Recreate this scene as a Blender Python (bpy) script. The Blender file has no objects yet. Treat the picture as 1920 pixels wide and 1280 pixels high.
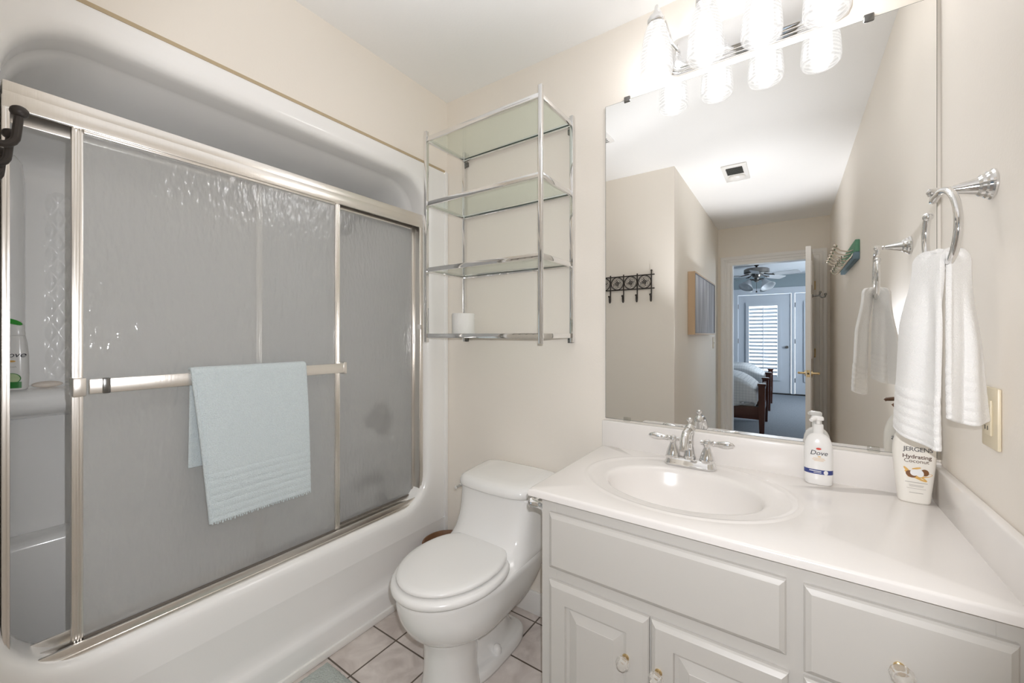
import bpy, bmesh, math, random
from mathutils import Vector, Matrix
random.seed(7)
sc = bpy.context.scene
PI = math.pi
# ------------------------------------------------------------------ camera, world, exposure
cam_data = bpy.data.cameras.new('camera')
cam = bpy.data.objects.new('camera', cam_data)
sc.collection.objects.link(cam)
cam.location = (0.0, 0.0, 1.235)
cam.rotation_euler = (math.radians(90), 0, math.radians(34.65))
cam_data.sensor_width = 36.0
cam_data.lens = 754.3 / 1920 * 36.0
cam_data.shift_y = -12.5 / 1920
cam_data.clip_start = 0.01
sc.camera = cam
world = bpy.data.worlds.new('world')
sc.world = world
world.use_nodes = True
bg = world.node_tree.nodes['Background']
bg.inputs[0].default_value = (0.85, 0.93, 1.0, 1)
bg.inputs[1].default_value = 3.2
sc.view_settings.view_transform = 'Standard'
sc.view_settings.look = 'None'
sc.view_settings.gamma = 1.0
sc.view_settings.exposure = 0.60
sc.view_settings.use_curve_mapping = False
sc.cycles.max_bounces = 24
sc.cycles.diffuse_bounces = 16
sc.cycles.glossy_bounces = 6
sc.cycles.transmission_bounces = 12
sc.cycles.transparent_max_bounces = 12
sc.cycles.sample_clamp_indirect = 20.0
sc.cycles.blur_glossy = 0.6
sc.cycles.use_denoising = True
BULB = 37.0          # radiance of the four vanity bulbs
SHADE_GLOW = 0.78     # radiance of the lit glass shades
# area light added as bedroom daylight, outside an unseen side opening made for it
la = bpy.data.lights.new('bedroom_daylight_fill', 'AREA')
la.shape = 'RECTANGLE'; la.size = 1.6; la.size_y = 1.5
la.energy = 25; la.color = (0.80, 0.90, 1.0)
lo = bpy.data.objects.new('bedroom_daylight_fill', la)
lo.location = (1.75, -5.0, 1.45); lo.rotation_euler = (0, math.radians(90), 0)
sc.collection.objects.link(lo)

# fill spots added as the photographer's flash: two heads bounced off the ceiling and one direct head at the camera
for nm, loc, rot, ang_, bl, en in (('bounce_fill_flash', (-0.52, 0.36, 0.92), (180, 0, 0), 76, 1.0, 37),
                                   ('hall_fill_flash', (-0.17, -0.72, 0.75), (180, 0, 0), 66, 1.0, 56),
                                   ('camera_fill_flash', (0.0, 0.03, 1.28), (87, 0, 34), 119, 0.3, 24)):
    fl = bpy.data.lights.new(nm, 'SPOT'); fl.energy = en; fl.spot_size = math.radians(ang_); fl.spot_blend = bl
    fl.shadow_soft_size = 0.0; fl.color = (0.96, 0.965, 1.0)
    fo = bpy.data.objects.new(nm, fl); fo.location = loc; fo.rotation_euler = [math.radians(q) for q in rot]
    sc.collection.objects.link(fo)

# ------------------------------------------------------------------ helpers
C = sc.collection
OFF = {}

def srgb(h):
    h = h.lstrip('#')
    o = []
    for i in (0, 2, 4):
        c = int(h[i:i+2], 16) / 255
        o.append(c / 12.92 if c <= 0.04045 else ((c + 0.055) / 1.055) ** 2.4)
    return (o[0], o[1], o[2], 1)

def rgba(c):
    return srgb(c) if isinstance(c, str) else (c[0], c[1], c[2], 1)

def new_mat(name):
    m = bpy.data.materials.new(name); m.use_nodes = True
    nt = m.node_tree
    return m, nt, nt.nodes['Principled BSDF'], nt.nodes['Material Output']

def mat(name, col, rough=0.5, metal=0.0, bump=0.0, bscale=40.0, bstretch=(1, 1, 1), var=0.0, vscale=4.0, coat=0.0, spec=0.5, sheen=0.0):
    m, nt, b, out = new_mat(name)
    b.inputs['Base Color'].default_value = rgba(col)
    b.inputs['Roughness'].default_value = rough
    b.inputs['Metallic'].default_value = metal
    b.inputs['Specular IOR Level'].default_value = spec
    b.inputs['Coat Weight'].default_value = coat
    b.inputs['Coat Roughness'].default_value = 0.06
    b.inputs['Sheen Weight'].default_value = sheen
    tc = nt.nodes.new('ShaderNodeTexCoord')
    mp = nt.nodes.new('ShaderNodeMapping'); mp.inputs['Scale'].default_value = bstretch
    nt.links.new(tc.outputs['Object'], mp.inputs['Vector'])
    if bump > 0:
        n = nt.nodes.new('ShaderNodeTexNoise'); n.inputs['Scale'].default_value = bscale
        n.inputs['Detail'].default_value = 4
        nt.links.new(mp.outputs[0], n.inputs['Vector'])
        bp = nt.nodes.new('ShaderNodeBump'); bp.inputs['Strength'].default_value = bump
        bp.inputs['Distance'].default_value = 0.01
        nt.links.new(n.outputs['Fac'], bp.inputs['Height'])
        nt.links.new(bp.outputs[0], b.inputs['Normal'])
    if var > 0:
        n2 = nt.nodes.new('ShaderNodeTexNoise'); n2.inputs['Scale'].default_value = vscale
        n2.inputs['Detail'].default_value = 5
        nt.links.new(mp.outputs[0], n2.inputs['Vector'])
        hv = nt.nodes.new('ShaderNodeMix'); hv.data_type = 'RGBA'; hv.blend_type = 'MIX'
        c = rgba(col)
        hv.inputs[6].default_value = tuple(max(0, x * (1 - var)) for x in c[:3]) + (1,)
        hv.inputs[7].default_value = tuple(min(1, x * (1 + var)) for x in c[:3]) + (1,)
        nt.links.new(n2.outputs['Fac'], hv.inputs[0])
        nt.links.new(hv.outputs[2], b.inputs['Base Color'])
    return m

class MB:
    def __init__(s):
        s.bm = bmesh.new()
    def face(s, vs):
        try:
            return s.bm.faces.new(vs)
        except ValueError:
            return None
    def box(s, x0, x1, y0, y1, z0, z1, bev=0.0, seg=2):
        bm = s.bm
        v = [bm.verts.new(p) for p in ((x0,y0,z0),(x1,y0,z0),(x1,y1,z0),(x0,y1,z0),(x0,y0,z1),(x1,y0,z1),(x1,y1,z1),(x0,y1,z1))]
        fs = [bm.faces.new([v[i] for i in q]) for q in ((3,2,1,0),(4,5,6,7),(0,1,5,4),(1,2,6,5),(2,3,7,6),(3,0,4,7))]
        if bev > 0:
            ed = list({e for f in fs for e in f.edges})
            bmesh.ops.bevel(bm, geom=ed, offset=bev, segments=seg, profile=0.5, affect='EDGES')
        return s
    def loft(s, rings, closed=True, cap0=True, cap1=True):
        bm = s.bm
        R = [[bm.verts.new(p) for p in r] for r in rings]
        n = len(R[0])
        for a, b in zip(R, R[1:]):
            for i in range(n if closed else n - 1):
                j = (i + 1) % n
                s.face([a[i], a[j], b[j], b[i]])
        if cap0: s.face(list(reversed(R[0])))
        if cap1: s.face(R[-1])
        return s
    def lathe(s, prof, c=(0,0,0), seg=32, axis='Z', sx=1.0, sy=1.0, cap0=True, cap1=True):
        rings = []
        for r, z in prof:
            r = max(r, 1e-5)
            ring = []
            for i in range(seg):
                a = 2*PI*i/seg
                x, y = r*math.cos(a)*sx, r*math.sin(a)*sy
                if axis == 'Z': p = (c[0]+x, c[1]+y, c[2]+z)
                elif axis == 'X': p = (c[0]+z, c[1]+x, c[2]+y)
                elif axis == '-X': p = (c[0]-z, c[1]-x, c[2]+y)
                elif axis == '-Y': p = (c[0]+x, c[1]-z, c[2]+y)
                else: p = (c[0]-x, c[1]+z, c[2]+y)
                ring.append(p)
            rings.append(ring)
        return s.loft(rings, True, cap0, cap1)
    def tube(s, pts, r, seg=10, closed=False, caps=True, flat=1.0):
        P = [Vector(p) for p in pts]; n = len(P)
        rr = r if isinstance(r, (list, tuple)) else [r]*n
        rings = []; nrm = None
        for i in range(n):
            if closed: t = (P[(i+1) % n] - P[i-1])
            else: t = P[min(i+1, n-1)] - P[max(i-1, 0)]
            t.normalize()
            if nrm is None:
                a = Vector((0,0,1)) if abs(t.z) < 0.9 else Vector((1,0,0))
                nrm = t.cross(a).normalized()
            else:
                nrm = (nrm - t*nrm.dot(t)).normalized()
            b = t.cross(nrm)
            rings.append([tuple(P[i] + (nrm*math.cos(2*PI*k/seg) + b*math.sin(2*PI*k/seg)*flat)*rr[i]) for k in range(seg)])
        if closed:
            rings.append(rings[0])
            s.loft(rings, True, False, False)
            bmesh.ops.remove_doubles(s.bm, verts=s.bm.verts, dist=1e-6)
        else:
            s.loft(rings, True, caps, caps)
        return s
    def cyl(s, a, b, r0, r1=None, seg=20):
        return s.tube([a, b], [r0, r0 if r1 is None else r1], seg)
    def sphere(s, c, r, seg=16, rings=10, sc_=(1,1,1)):
        prof = [(math.sin(PI*i/rings)*r, -math.cos(PI*i/rings)*r) for i in range(rings+1)]
        R = []
        for q, z in prof:
            q = max(q, 1e-5)
            R.append([(c[0]+q*math.cos(2*PI*k/seg)*sc_[0], c[1]+q*math.sin(2*PI*k/seg)*sc_[1], c[2]+z*sc_[2]) for k in range(seg)])
        return s.loft(R)
    def ring(s, c, R, r, axis='Y', seg=28, rs=8):
        pts = []
        for i in range(seg):
            a = 2*PI*i/seg
            u, v = R*math.cos(a), R*math.sin(a)
            pts.append((c[0]+u, c[1], c[2]+v) if axis == 'Y' else (c[0], c[1]+u, c[2]+v) if axis == 'X' else (c[0]+u, c[1]+v, c[2]))
        return s.tube(pts, r, rs, closed=True)
    def grid(s, f, nu, nv, wrap=False):
        bm = s.bm
        V = [[bm.verts.new(f(i/nu, j/nv)) for j in range(nv+1)] for i in range(nu+1)]
        for i in range(nu):
            for j in range(nv):
                s.face([V[i][j], V[i+1][j], V[i+1][j+1], V[i][j+1]])
        return s
    def poly(s, pts):
        s.face([s.bm.verts.new(p) for p in pts]); return s
    def prism(s, pts2, f0, f1):
        """pts2: outline; f0/f1: functions (u,v)->3D for the two ends"""
        return s.loft([[f0(u, v) for u, v in pts2], [f1(u, v) for u, v in pts2]])
    def build(s, name, m, parent=None, ang=40, smooth=True, solid=0.0, sub=0, base=None, normals=True):
        bm = s.bm
        if normals: bmesh.ops.recalc_face_normals(bm, faces=bm.faces)
        me = bpy.data.meshes.new(name)
        if parent is not None:
            off = OFF.get(parent.name, Vector())
        else:
            xs = [v.co for v in bm.verts]
            off = Vector(base) if base else Vector(((min(p.x for p in xs)+max(p.x for p in xs))/2, (min(p.y for p in xs)+max(p.y for p in xs))/2, min(p.z for p in xs)))
        bmesh.ops.translate(bm, verts=bm.verts, vec=-off)
        bm.to_mesh(me); bm.free()
        me.materials.append(m)
        if smooth:
            for p in me.polygons: p.use_smooth = True
            me.set_sharp_from_angle(angle=math.radians(ang))
        o = bpy.data.objects.new(name, me)
        C.objects.link(o)
        if parent is not None: o.parent = parent
        else: o.location = off
        OFF[o.name] = off
        if solid:
            md = o.modifiers.new('thickness', 'SOLIDIFY'); md.thickness = solid; md.offset = 0
        if sub:
            md = o.modifiers.new('smooth', 'SUBSURF'); md.levels = sub; md.render_levels = sub
        return o

def thing(name, label, cat, loc, group=None, kind=None):
    o = bpy.data.objects.new(name, None); C.objects.link(o)
    o.location = loc; o.empty_display_size = 0.05
    OFF[o.name] = Vector(loc)
    o['label'] = label; o['category'] = cat
    if group: o['group'] = group
    if kind: o['kind'] = kind
    return o

def tag(o, label, cat, group=None):
    o['label'] = label; o['category'] = cat
    if group: o['group'] = group
    return o

def struct(o, label=None):
    o['kind'] = 'structure'
    if label: o['label'] = label
    return o

def bx(name, m, dims, parent=None, bev=0.0, **k):
    return MB().box(*dims, bev=bev).build(name, m, parent, **k)

def text_geo(body, size, shear=0.0, bold=0.0, space=1.0):
    cu = bpy.data.curves.new('t', 'FONT'); cu.body = body; cu.size = size; cu.shear = shear
    cu.align_x = 'CENTER'; cu.align_y = 'CENTER'; cu.offset = bold; cu.space_character = space
    cu.resolution_u = 3
    o = bpy.data.objects.new('t', cu); C.objects.link(o)
    dg = bpy.context.evaluated_depsgraph_get()
    me = bpy.data.meshes.new_from_object(o.evaluated_get(dg))
    vs = [tuple(v.co) for v in me.vertices]; fs = [tuple(p.vertices) for p in me.polygons]
    bpy.data.objects.remove(o); bpy.data.curves.remove(cu); bpy.data.meshes.remove(me)
    return vs, fs

def put_text(mb, body, size, f, u0, v0, **k):
    vs, fs = text_geo(body, size, **k)
    V = [mb.bm.verts.new(f(u0 + x, v0 + y)) for x, y, z in vs]
    for q in fs: mb.face([V[i] for i in q])
    return mb

def patch(mb, pts, f):
    return mb.poly([f(u, v) for u, v in pts])

def ell(cu, cv, a, b, n=28, rot=0.0, t0=0.0, t1=2*PI):
    o = []
    for i in range(n):
        t = t0 + (t1-t0)*i/(n if abs(t1-t0-2*PI) < 1e-6 else n-1)
        x, y = a*math.cos(t), b*math.sin(t)
        o.append((cu + x*math.cos(rot) - y*math.sin(rot), cv + x*math.sin(rot) + y*math.cos(rot)))
    return o

def arc(c, r, a0, a1, n, plane='YZ', off=0.0):
    o = []
    for i in range(n+1):
        a = math.radians(a0 + (a1-a0)*i/n)
        u, v = c[0] + r*math.cos(a), c[1] + r*math.sin(a)
        o.append((off, u, v) if plane == 'YZ' else (u, off, v) if plane == 'XZ' else (u, v, off))
    return o

# ------------------------------------------------------------------ materials
M = {}
M['wall'] = mat('cream wall paint', (0.855, 0.805, 0.735), 0.55, bump=0.04, bscale=160)
M['hallwall'] = mat('cream hall paint', (0.84, 0.795, 0.72), 0.6, bump=0.04, bscale=160)
M['ceil'] = mat('white ceiling paint', (0.90, 0.90, 0.895), 0.8, bump=0.05, bscale=120)
M['trim'] = mat('white trim paint', (0.86, 0.85, 0.825), 0.35)
M['gel'] = mat('white gelcoat', (0.91, 0.907, 0.90), 0.16, coat=0.3)
M['porcelain'] = mat('white porcelain', (0.87, 0.865, 0.85), 0.08, coat=0.4)
M['seat'] = mat('white seat plastic', (0.86, 0.855, 0.84), 0.22)
M['alu'] = mat('satin aluminium', (0.86, 0.83, 0.79), 0.28, metal=1.0, bump=0.03, bscale=200, bstretch=(1, 1, 0.05))
M['alu_dark'] = mat('dark track gasket', (0.16, 0.14, 0.12), 0.6)  # dark base colour shared by gaskets, track groove and header channel
M['chrome'] = mat('chrome', (0.80, 0.80, 0.80), 0.06, metal=1.0)
M['chrome_dark'] = mat('reflection darkened chrome', (0.22, 0.22, 0.215), 0.25, metal=1.0)  # base darkened to paint in the dark reflections on the shower fixtures
M['marble'] = mat('cultured marble', (0.80, 0.77, 0.74), 0.20, coat=0.05, var=0.02, vscale=5)
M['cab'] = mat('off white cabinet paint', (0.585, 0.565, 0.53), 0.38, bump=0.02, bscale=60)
M['crystal'] = None
M['brass'] = mat('brass', (0.72, 0.55, 0.30), 0.22, metal=1.0)
M['iron'] = mat('dark bronze wire', (0.035, 0.028, 0.024), 0.45, metal=0.3)
M['towelblue'] = mat('pale blue terry', (0.655, 0.735, 0.765), 0.95, bump=0.6, bscale=330, sheen=0.3, var=0.10, vscale=240)
M['towelwhite'] = mat('white terry', (0.79, 0.78, 0.76), 0.95, bump=0.35, bscale=420, sheen=0.3)
M['bath_mat'] = mat('pale aqua mat', (0.56, 0.61, 0.58), 1.0, bump=1.0, bscale=160, var=0.12, vscale=60)
M['paper'] = mat('tissue paper', (0.82, 0.81, 0.79), 0.9, bump=0.15, bscale=120)
M['cardboard'] = mat('cardboard', (0.40, 0.28, 0.17), 0.9)
M['almond'] = mat('almond plastic', (0.70, 0.62, 0.46), 0.4)
M['slot'] = mat('slot black', (0.02, 0.02, 0.02), 0.6)
M['whiteplastic'] = mat('white plastic', (0.80, 0.79, 0.77), 0.3)
M['bottle_white'] = mat('glossy white bottle', (0.82, 0.81, 0.79), 0.22)
M['bottle_cream'] = mat('cream bottle', (0.82, 0.79, 0.73), 0.28)
M['brownplastic'] = mat('brown plastic', (0.13, 0.065, 0.035), 0.3)
M['ink'] = mat('dark ink', (0.03, 0.03, 0.04), 0.5)
M['inkbrown'] = mat('brown ink', (0.10, 0.05, 0.03), 0.5)
M['inkgrey'] = mat('grey ink', (0.42, 0.40, 0.37), 0.5)
M['inkblue'] = mat('navy ink', (0.035, 0.055, 0.22), 0.4)
M['inkred'] = mat('red ink', (0.62, 0.06, 0.04), 0.4)
M['inkwhite'] = mat('white ink', (0.82, 0.82, 0.82), 0.4)
M['inkgold'] = mat('gold ink', (0.70, 0.42, 0.12), 0.4)
M['inkcoco'] = mat('coconut ink', (0.20, 0.085, 0.03), 0.4)
M['inkgreen'] = mat('green ink', (0.03, 0.22, 0.04), 0.4)
M['inklime'] = mat('cucumber ink', (0.50, 0.62, 0.36), 0.4)
M['leafgreen'] = mat('green cap', (0.05, 0.36, 0.05), 0.3)
M['soap'] = mat('peach soap', (0.80, 0.72, 0.64), 0.4)
M['bin'] = mat('brown wood bin', (0.20, 0.10, 0.05), 0.5, bump=0.2, bscale=30, bstretch=(1, 1, 0.1))
M['boardgreen'] = mat('worn green board', (0.10, 0.27, 0.17), 0.6, var=0.2, vscale=30)
M['boardblue'] = mat('worn blue board', (0.14, 0.22, 0.27), 0.6, var=0.2, vscale=30)
M['nickel'] = mat('antique nickel', (0.58, 0.52, 0.44), 0.25, metal=1.0)
M['framewood'] = mat('pale oak frame', (0.55, 0.40, 0.26), 0.5, bump=0.1, bscale=40, bstretch=(1, 1, 0.1))
M['framesilver'] = mat('dark frame lip', (0.12, 0.13, 0.15), 0.4)
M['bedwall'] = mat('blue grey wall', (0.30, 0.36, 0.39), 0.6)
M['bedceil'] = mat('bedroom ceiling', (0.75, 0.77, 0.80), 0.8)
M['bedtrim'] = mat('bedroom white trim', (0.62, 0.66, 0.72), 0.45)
M['carpet'] = mat('grey carpet', (0.33, 0.36, 0.40), 1.0, bump=1.0, bscale=250, var=0.25, vscale=60)
M['darkwood'] = mat('cherry wood', (0.075, 0.022, 0.014), 0.25, bump=0.05, bscale=30, bstretch=(1, 1, 0.1))
M['fanmetal'] = mat('brushed pewter', (0.26, 0.24, 0.22), 0.3, metal=1.0)
M['fanblade'] = mat('fan blade', (0.55, 0.56, 0.58), 0.35)
M['grout'] = mat('grout', (0.10, 0.08, 0.06), 0.9)
M['cauk'] = mat('yellowed caulk', (0.50, 0.40, 0.26), 0.7)
M['darkvent'] = mat('dark grille', (0.06, 0.06, 0.055), 0.7)
M['hangcloth'] = mat('taupe cloth', (0.30, 0.27, 0.24), 0.9, bump=0.3, bscale=100)

def glass_thin(name, tint, refl=0.5, rough=0.02):
    m, nt, b, out = new_mat(name)
    nt.nodes.remove(b)
    tr = nt.nodes.new('ShaderNodeBsdfTransparent'); tr.inputs[0].default_value = rgba(tint)
    gl = nt.nodes.new('ShaderNodeBsdfGlossy'); gl.inputs['Roughness'].default_value = rough
    fr = nt.nodes.new('ShaderNodeFresnel'); fr.inputs['IOR'].default_value = 1.5
    mx = nt.nodes.new('ShaderNodeMixShader')
    geo = nt.nodes.new('ShaderNodeNewGeometry')
    inv = nt.nodes.new('ShaderNodeMath'); inv.operation = 'SUBTRACT'; inv.inputs[0].default_value = 1.0
    nt.links.new(geo.outputs['Backfacing'], inv.inputs[1])
    mu = nt.nodes.new('ShaderNodeMath'); mu.operation = 'MULTIPLY'
    nt.links.new(fr.outputs[0], mu.inputs[0]); nt.links.new(inv.outputs[0], mu.inputs[1])
    nt.links.new(mu.outputs[0], mx.inputs[0]); nt.links.new(tr.outputs[0], mx.inputs[1]); nt.links.new(gl.outputs[0], mx.inputs[2])
    nt.links.new(mx.outputs[0], out.inputs['Surface'])
    return m
M['glass'] = glass_thin('shelf glass', (0.93, 0.965, 0.94))
M['glassedge'] = mat('green glass edge', (0.05, 0.075, 0.065), 0.1)
M['window'] = glass_thin('window pane', (0.95, 0.97, 0.98))
M['clip'] = glass_thin('clear clip', (0.93, 0.93, 0.92), rough=0.1)

def crystal():
    m, nt, b, out = new_mat('clear acrylic')
    b.inputs['Base Color'].default_value = (0.96, 0.94, 0.90, 1)
    b.inputs['Transmission Weight'].default_value = 0.75
    b.inputs['Roughness'].default_value = 0.05
    b.inputs['IOR'].default_value = 1.45
    return m
M['crystal'] = crystal()

def mirror_mat():
    m, nt, b, out = new_mat('mirror silver')
    nt.nodes.remove(b)
    g = nt.nodes.new('ShaderNodeBsdfGlossy'); g.inputs['Roughness'].default_value = 0.0
    g.inputs['Color'].default_value = (0.94, 0.945, 0.94, 1)
    nt.links.new(g.outputs[0], out.inputs['Surface'])
    return m
M['mirror'] = mirror_mat()

def rain_glass():
    m, nt, b, out = new_mat('rain glass')
    nt.nodes.remove(b)
    tc = nt.nodes.new('ShaderNodeTexCoord')
    mp = nt.nodes.new('ShaderNodeMapping'); mp.inputs['Scale'].default_value = (1, 1.0, 0.38)
    nt.links.new(tc.outputs['Object'], mp.inputs['Vector'])
    n = nt.nodes.new('ShaderNodeTexNoise'); n.inputs['Scale'].default_value = 75; n.inputs['Detail'].default_value = 1.5
    nt.links.new(mp.outputs[0], n.inputs['Vector'])
    bp = nt.nodes.new('ShaderNodeBump'); bp.inputs['Strength'].default_value = 0.55; bp.inputs['Distance'].default_value = 0.006
    nt.links.new(n.outputs['Fac'], bp.inputs['Height'])
    rf = nt.nodes.new('ShaderNodeBsdfRefraction'); rf.inputs['Roughness'].default_value = 0.12; rf.inputs['IOR'].default_value = 1.07
    rf.inputs['Color'].default_value = (0.93, 0.935, 0.93, 1)
    tl = nt.nodes.new('ShaderNodeBsdfTranslucent'); tl.inputs['Color'].default_value = (0.96, 0.96, 0.955, 1)
    df = nt.nodes.new('ShaderNodeBsdfDiffuse'); df.inputs['Color'].default_value = (0.96, 0.96, 0.955, 1)
    gl = nt.nodes.new('ShaderNodeBsdfGlossy'); gl.inputs['Roughness'].default_value = 0.05
    fr = nt.nodes.new('ShaderNodeFresnel'); fr.inputs['IOR'].default_value = 1.6
    for s_ in (gl, fr, df): nt.links.new(bp.outputs[0], s_.inputs['Normal'])
    bp2 = nt.nodes.new('ShaderNodeBump'); bp2.inputs['Strength'].default_value = 0.9; bp2.inputs['Distance'].default_value = 0.006
    nt.links.new(n.outputs['Fac'], bp2.inputs['Height']); nt.links.new(bp2.outputs[0], rf.inputs['Normal'])
    m1 = nt.nodes.new('ShaderNodeMixShader'); m1.inputs[0].default_value = 0.58
    nt.links.new(tl.outputs[0], m1.inputs[1]); nt.links.new(df.outputs[0], m1.inputs[2])
    tp_ = nt.nodes.new('ShaderNodeBsdfTransparent'); tp_.inputs[0].default_value = (0.94, 0.945, 0.94, 1)
    m0 = nt.nodes.new('ShaderNodeMixShader'); m0.inputs[0].default_value = 0.45
    nt.links.new(rf.outputs[0], m0.inputs[1]); nt.links.new(tp_.outputs[0], m0.inputs[2])
    m2 = nt.nodes.new('ShaderNodeMixShader'); m2.inputs[0].default_value = 0.46
    nt.links.new(m0.outputs[0], m2.inputs[1]); nt.links.new(m1.outputs[0], m2.inputs[2])
    m3 = nt.nodes.new('ShaderNodeMixShader')
    nt.links.new(fr.outputs[0], m3.inputs[0]); nt.links.new(m2.outputs[0], m3.inputs[1]); nt.links.new(gl.outputs[0], m3.inputs[2])
    nt.links.new(m3.outputs[0], out.inputs['Surface'])
    return m
M['rain'] = rain_glass()

def emit(name, col, s):
    m, nt, b, out = new_mat(name)
    nt.nodes.remove(b)
    e = nt.nodes.new('ShaderNodeEmission'); e.inputs[0].default_value = rgba(col); e.inputs[1].default_value = s
    nt.links.new(e.outputs[0], out.inputs['Surface'])
    return m
M['bulb'] = emit('lit bulb', (1.0, 0.985, 0.99), BULB)

def shade_mat():
    m, nt, b, out = new_mat('lit swirled glass shade')
    nt.nodes.remove(b)
    tc = nt.nodes.new('ShaderNodeTexCoord')
    w = nt.nodes.new('ShaderNodeTexWave'); w.wave_type = 'BANDS'; w.bands_direction = 'Z'
    w.inputs['Scale'].default_value = 28; w.inputs['Distortion'].default_value = 5; w.inputs['Detail Scale'].default_value = 1.2
    nt.links.new(tc.outputs['Object'], w.inputs['Vector'])
    mr = nt.nodes.new('ShaderNodeMapRange'); mr.inputs['To Min'].default_value = 0.70*SHADE_GLOW; mr.inputs['To Max'].default_value = 1.1*SHADE_GLOW
    nt.links.new(w.outputs['Fac'], mr.inputs['Value'])
    e = nt.nodes.new('ShaderNodeEmission'); e.inputs[0].default_value = (1.0, 0.975, 0.95, 1)
    nt.links.new(mr.outputs[0], e.inputs[1])
    tr = nt.nodes.new('ShaderNodeBsdfTransparent')
    gl = nt.nodes.new('ShaderNodeBsdfGlossy'); gl.inputs['Roughness'].default_value = 0.1
    m1 = nt.nodes.new('ShaderNodeMixShader'); m1.inputs[0].default_value = 0.38
    nt.links.new(tr.outputs[0], m1.inputs[1]); nt.links.new(e.outputs[0], m1.inputs[2])
    m2 = nt.nodes.new('ShaderNodeMixShader'); m2.inputs[0].default_value = 0.06
    nt.links.new(m1.outputs[0], m2.inputs[1]); nt.links.new(gl.outputs[0], m2.inputs[2])
    nt.links.new(m2.outputs[0], out.inputs['Surface'])
    return m
M['shade'] = shade_mat()

def tile_mat():
    m, nt, b, out = new_mat('marbled floor tile')
    tc = nt.nodes.new('ShaderNodeTexCoord')
    geo = nt.nodes.new('ShaderNodeNewGeometry')
    mp = nt.nodes.new('ShaderNodeMapping'); mp.vector_type = 'POINT'
    mp.inputs['Location'].default_value = (1.31/0.2045, -1.0705/0.2045, 0)
    mp.inputs['Scale'].default_value = (1/0.2045, 1/0.2045, 1)
    nt.links.new(geo.outputs['Position'], mp.inputs['Vector'])
    br = nt.nodes.new('ShaderNodeTexBrick')
    br.offset = 0.0; br.squash = 1.0
    br.inputs['Scale'].default_value = 1.0
    br.inputs['Brick Width'].default_value = 1.0; br.inputs['Row Height'].default_value = 1.0
    br.inputs['Mortar Size'].default_value = 0.016; br.inputs['Mortar Smooth'].default_value = 0.1
    br.inputs['Color1'].default_value = (1, 1, 1, 1); br.inputs['Color2'].default_value = (0.94, 0.93, 0.92, 1)
    br.inputs['Mortar'].default_value = (0, 0, 0, 1)
    nt.links.new(mp.outputs[0], br.inputs['Vector'])
    n = nt.nodes.new('ShaderNodeTexNoise'); n.inputs['Scale'].default_value = 9; n.inputs['Detail'].default_value = 6; n.inputs['Distortion'].default_value = 1.2
    nt.links.new(geo.outputs['Position'], n.inputs['Vector'])
    cr = nt.nodes.new('ShaderNodeValToRGB')
    cr.color_ramp.elements[0].position = 0.3; cr.color_ramp.elements[0].color = (0.54, 0.48, 0.45, 1)
    cr.color_ramp.elements[1].position = 0.7; cr.color_ramp.elements[1].color = (0.80, 0.745, 0.71, 1)
    nt.links.new(n.outputs['Fac'], cr.inputs[0])
    mul = nt.nodes.new('ShaderNodeMix'); mul.data_type = 'RGBA'; mul.blend_type = 'MULTIPLY'; mul.inputs[0].default_value = 1
    nt.links.new(cr.outputs[0], mul.inputs[6]); nt.links.new(br.outputs['Color'], mul.inputs[7])
    mx = nt.nodes.new('ShaderNodeMix'); mx.data_type = 'RGBA'
    nt.links.new(br.outputs['Fac'], mx.inputs[0]); nt.links.new(mul.outputs[2], mx.inputs[6])
    mx.inputs[7].default_value = (0.11, 0.085, 0.065, 1)
    nt.links.new(mx.outputs[2], b.inputs['Base Color'])
    b.inputs['Roughness'].default_value = 0.3
    bp = nt.nodes.new('ShaderNodeBump'); bp.inputs['Strength'].default_value = 0.4; bp.inputs['Distance'].default_value = 0.004; bp.invert = True
    nt.links.new(br.outputs['Fac'], bp.inputs['Height']); nt.links.new(bp.outputs[0], b.inputs['Normal'])
    return m
M['tile'] = tile_mat()

def stripe_mat():
    m, nt, b, out = new_mat('streaked canvas')
    tc = nt.nodes.new('ShaderNodeTexCoord'); mp = nt.nodes.new('ShaderNodeMapping'); mp.inputs['Scale'].default_value = (1, 26, 1.2)
    nt.links.new(tc.outputs['Object'], mp.inputs['Vector'])
    n = nt.nodes.new('ShaderNodeTexNoise'); n.inputs['Scale'].default_value = 1.0; n.inputs['Detail'].default_value = 5
    nt.links.new(mp.outputs[0], n.inputs['Vector'])
    cr = nt.nodes.new('ShaderNodeValToRGB')
    e = cr.color_ramp.elements
    e[0].position = 0.3; e[0].color = (0.16, 0.17, 0.21, 1)
    e[1].position = 0.72; e[1].color = (0.66, 0.69, 0.74, 1)
    k = e.new(0.5); k.color = (0.36, 0.38, 0.44, 1)
    nt.links.new(n.outputs['Fac'], cr.inputs[0]); nt.links.new(cr.outputs[0], b.inputs['Base Color'])
    b.inputs['Roughness'].default_value = 0.7
    return m
M['canvas'] = stripe_mat()

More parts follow.
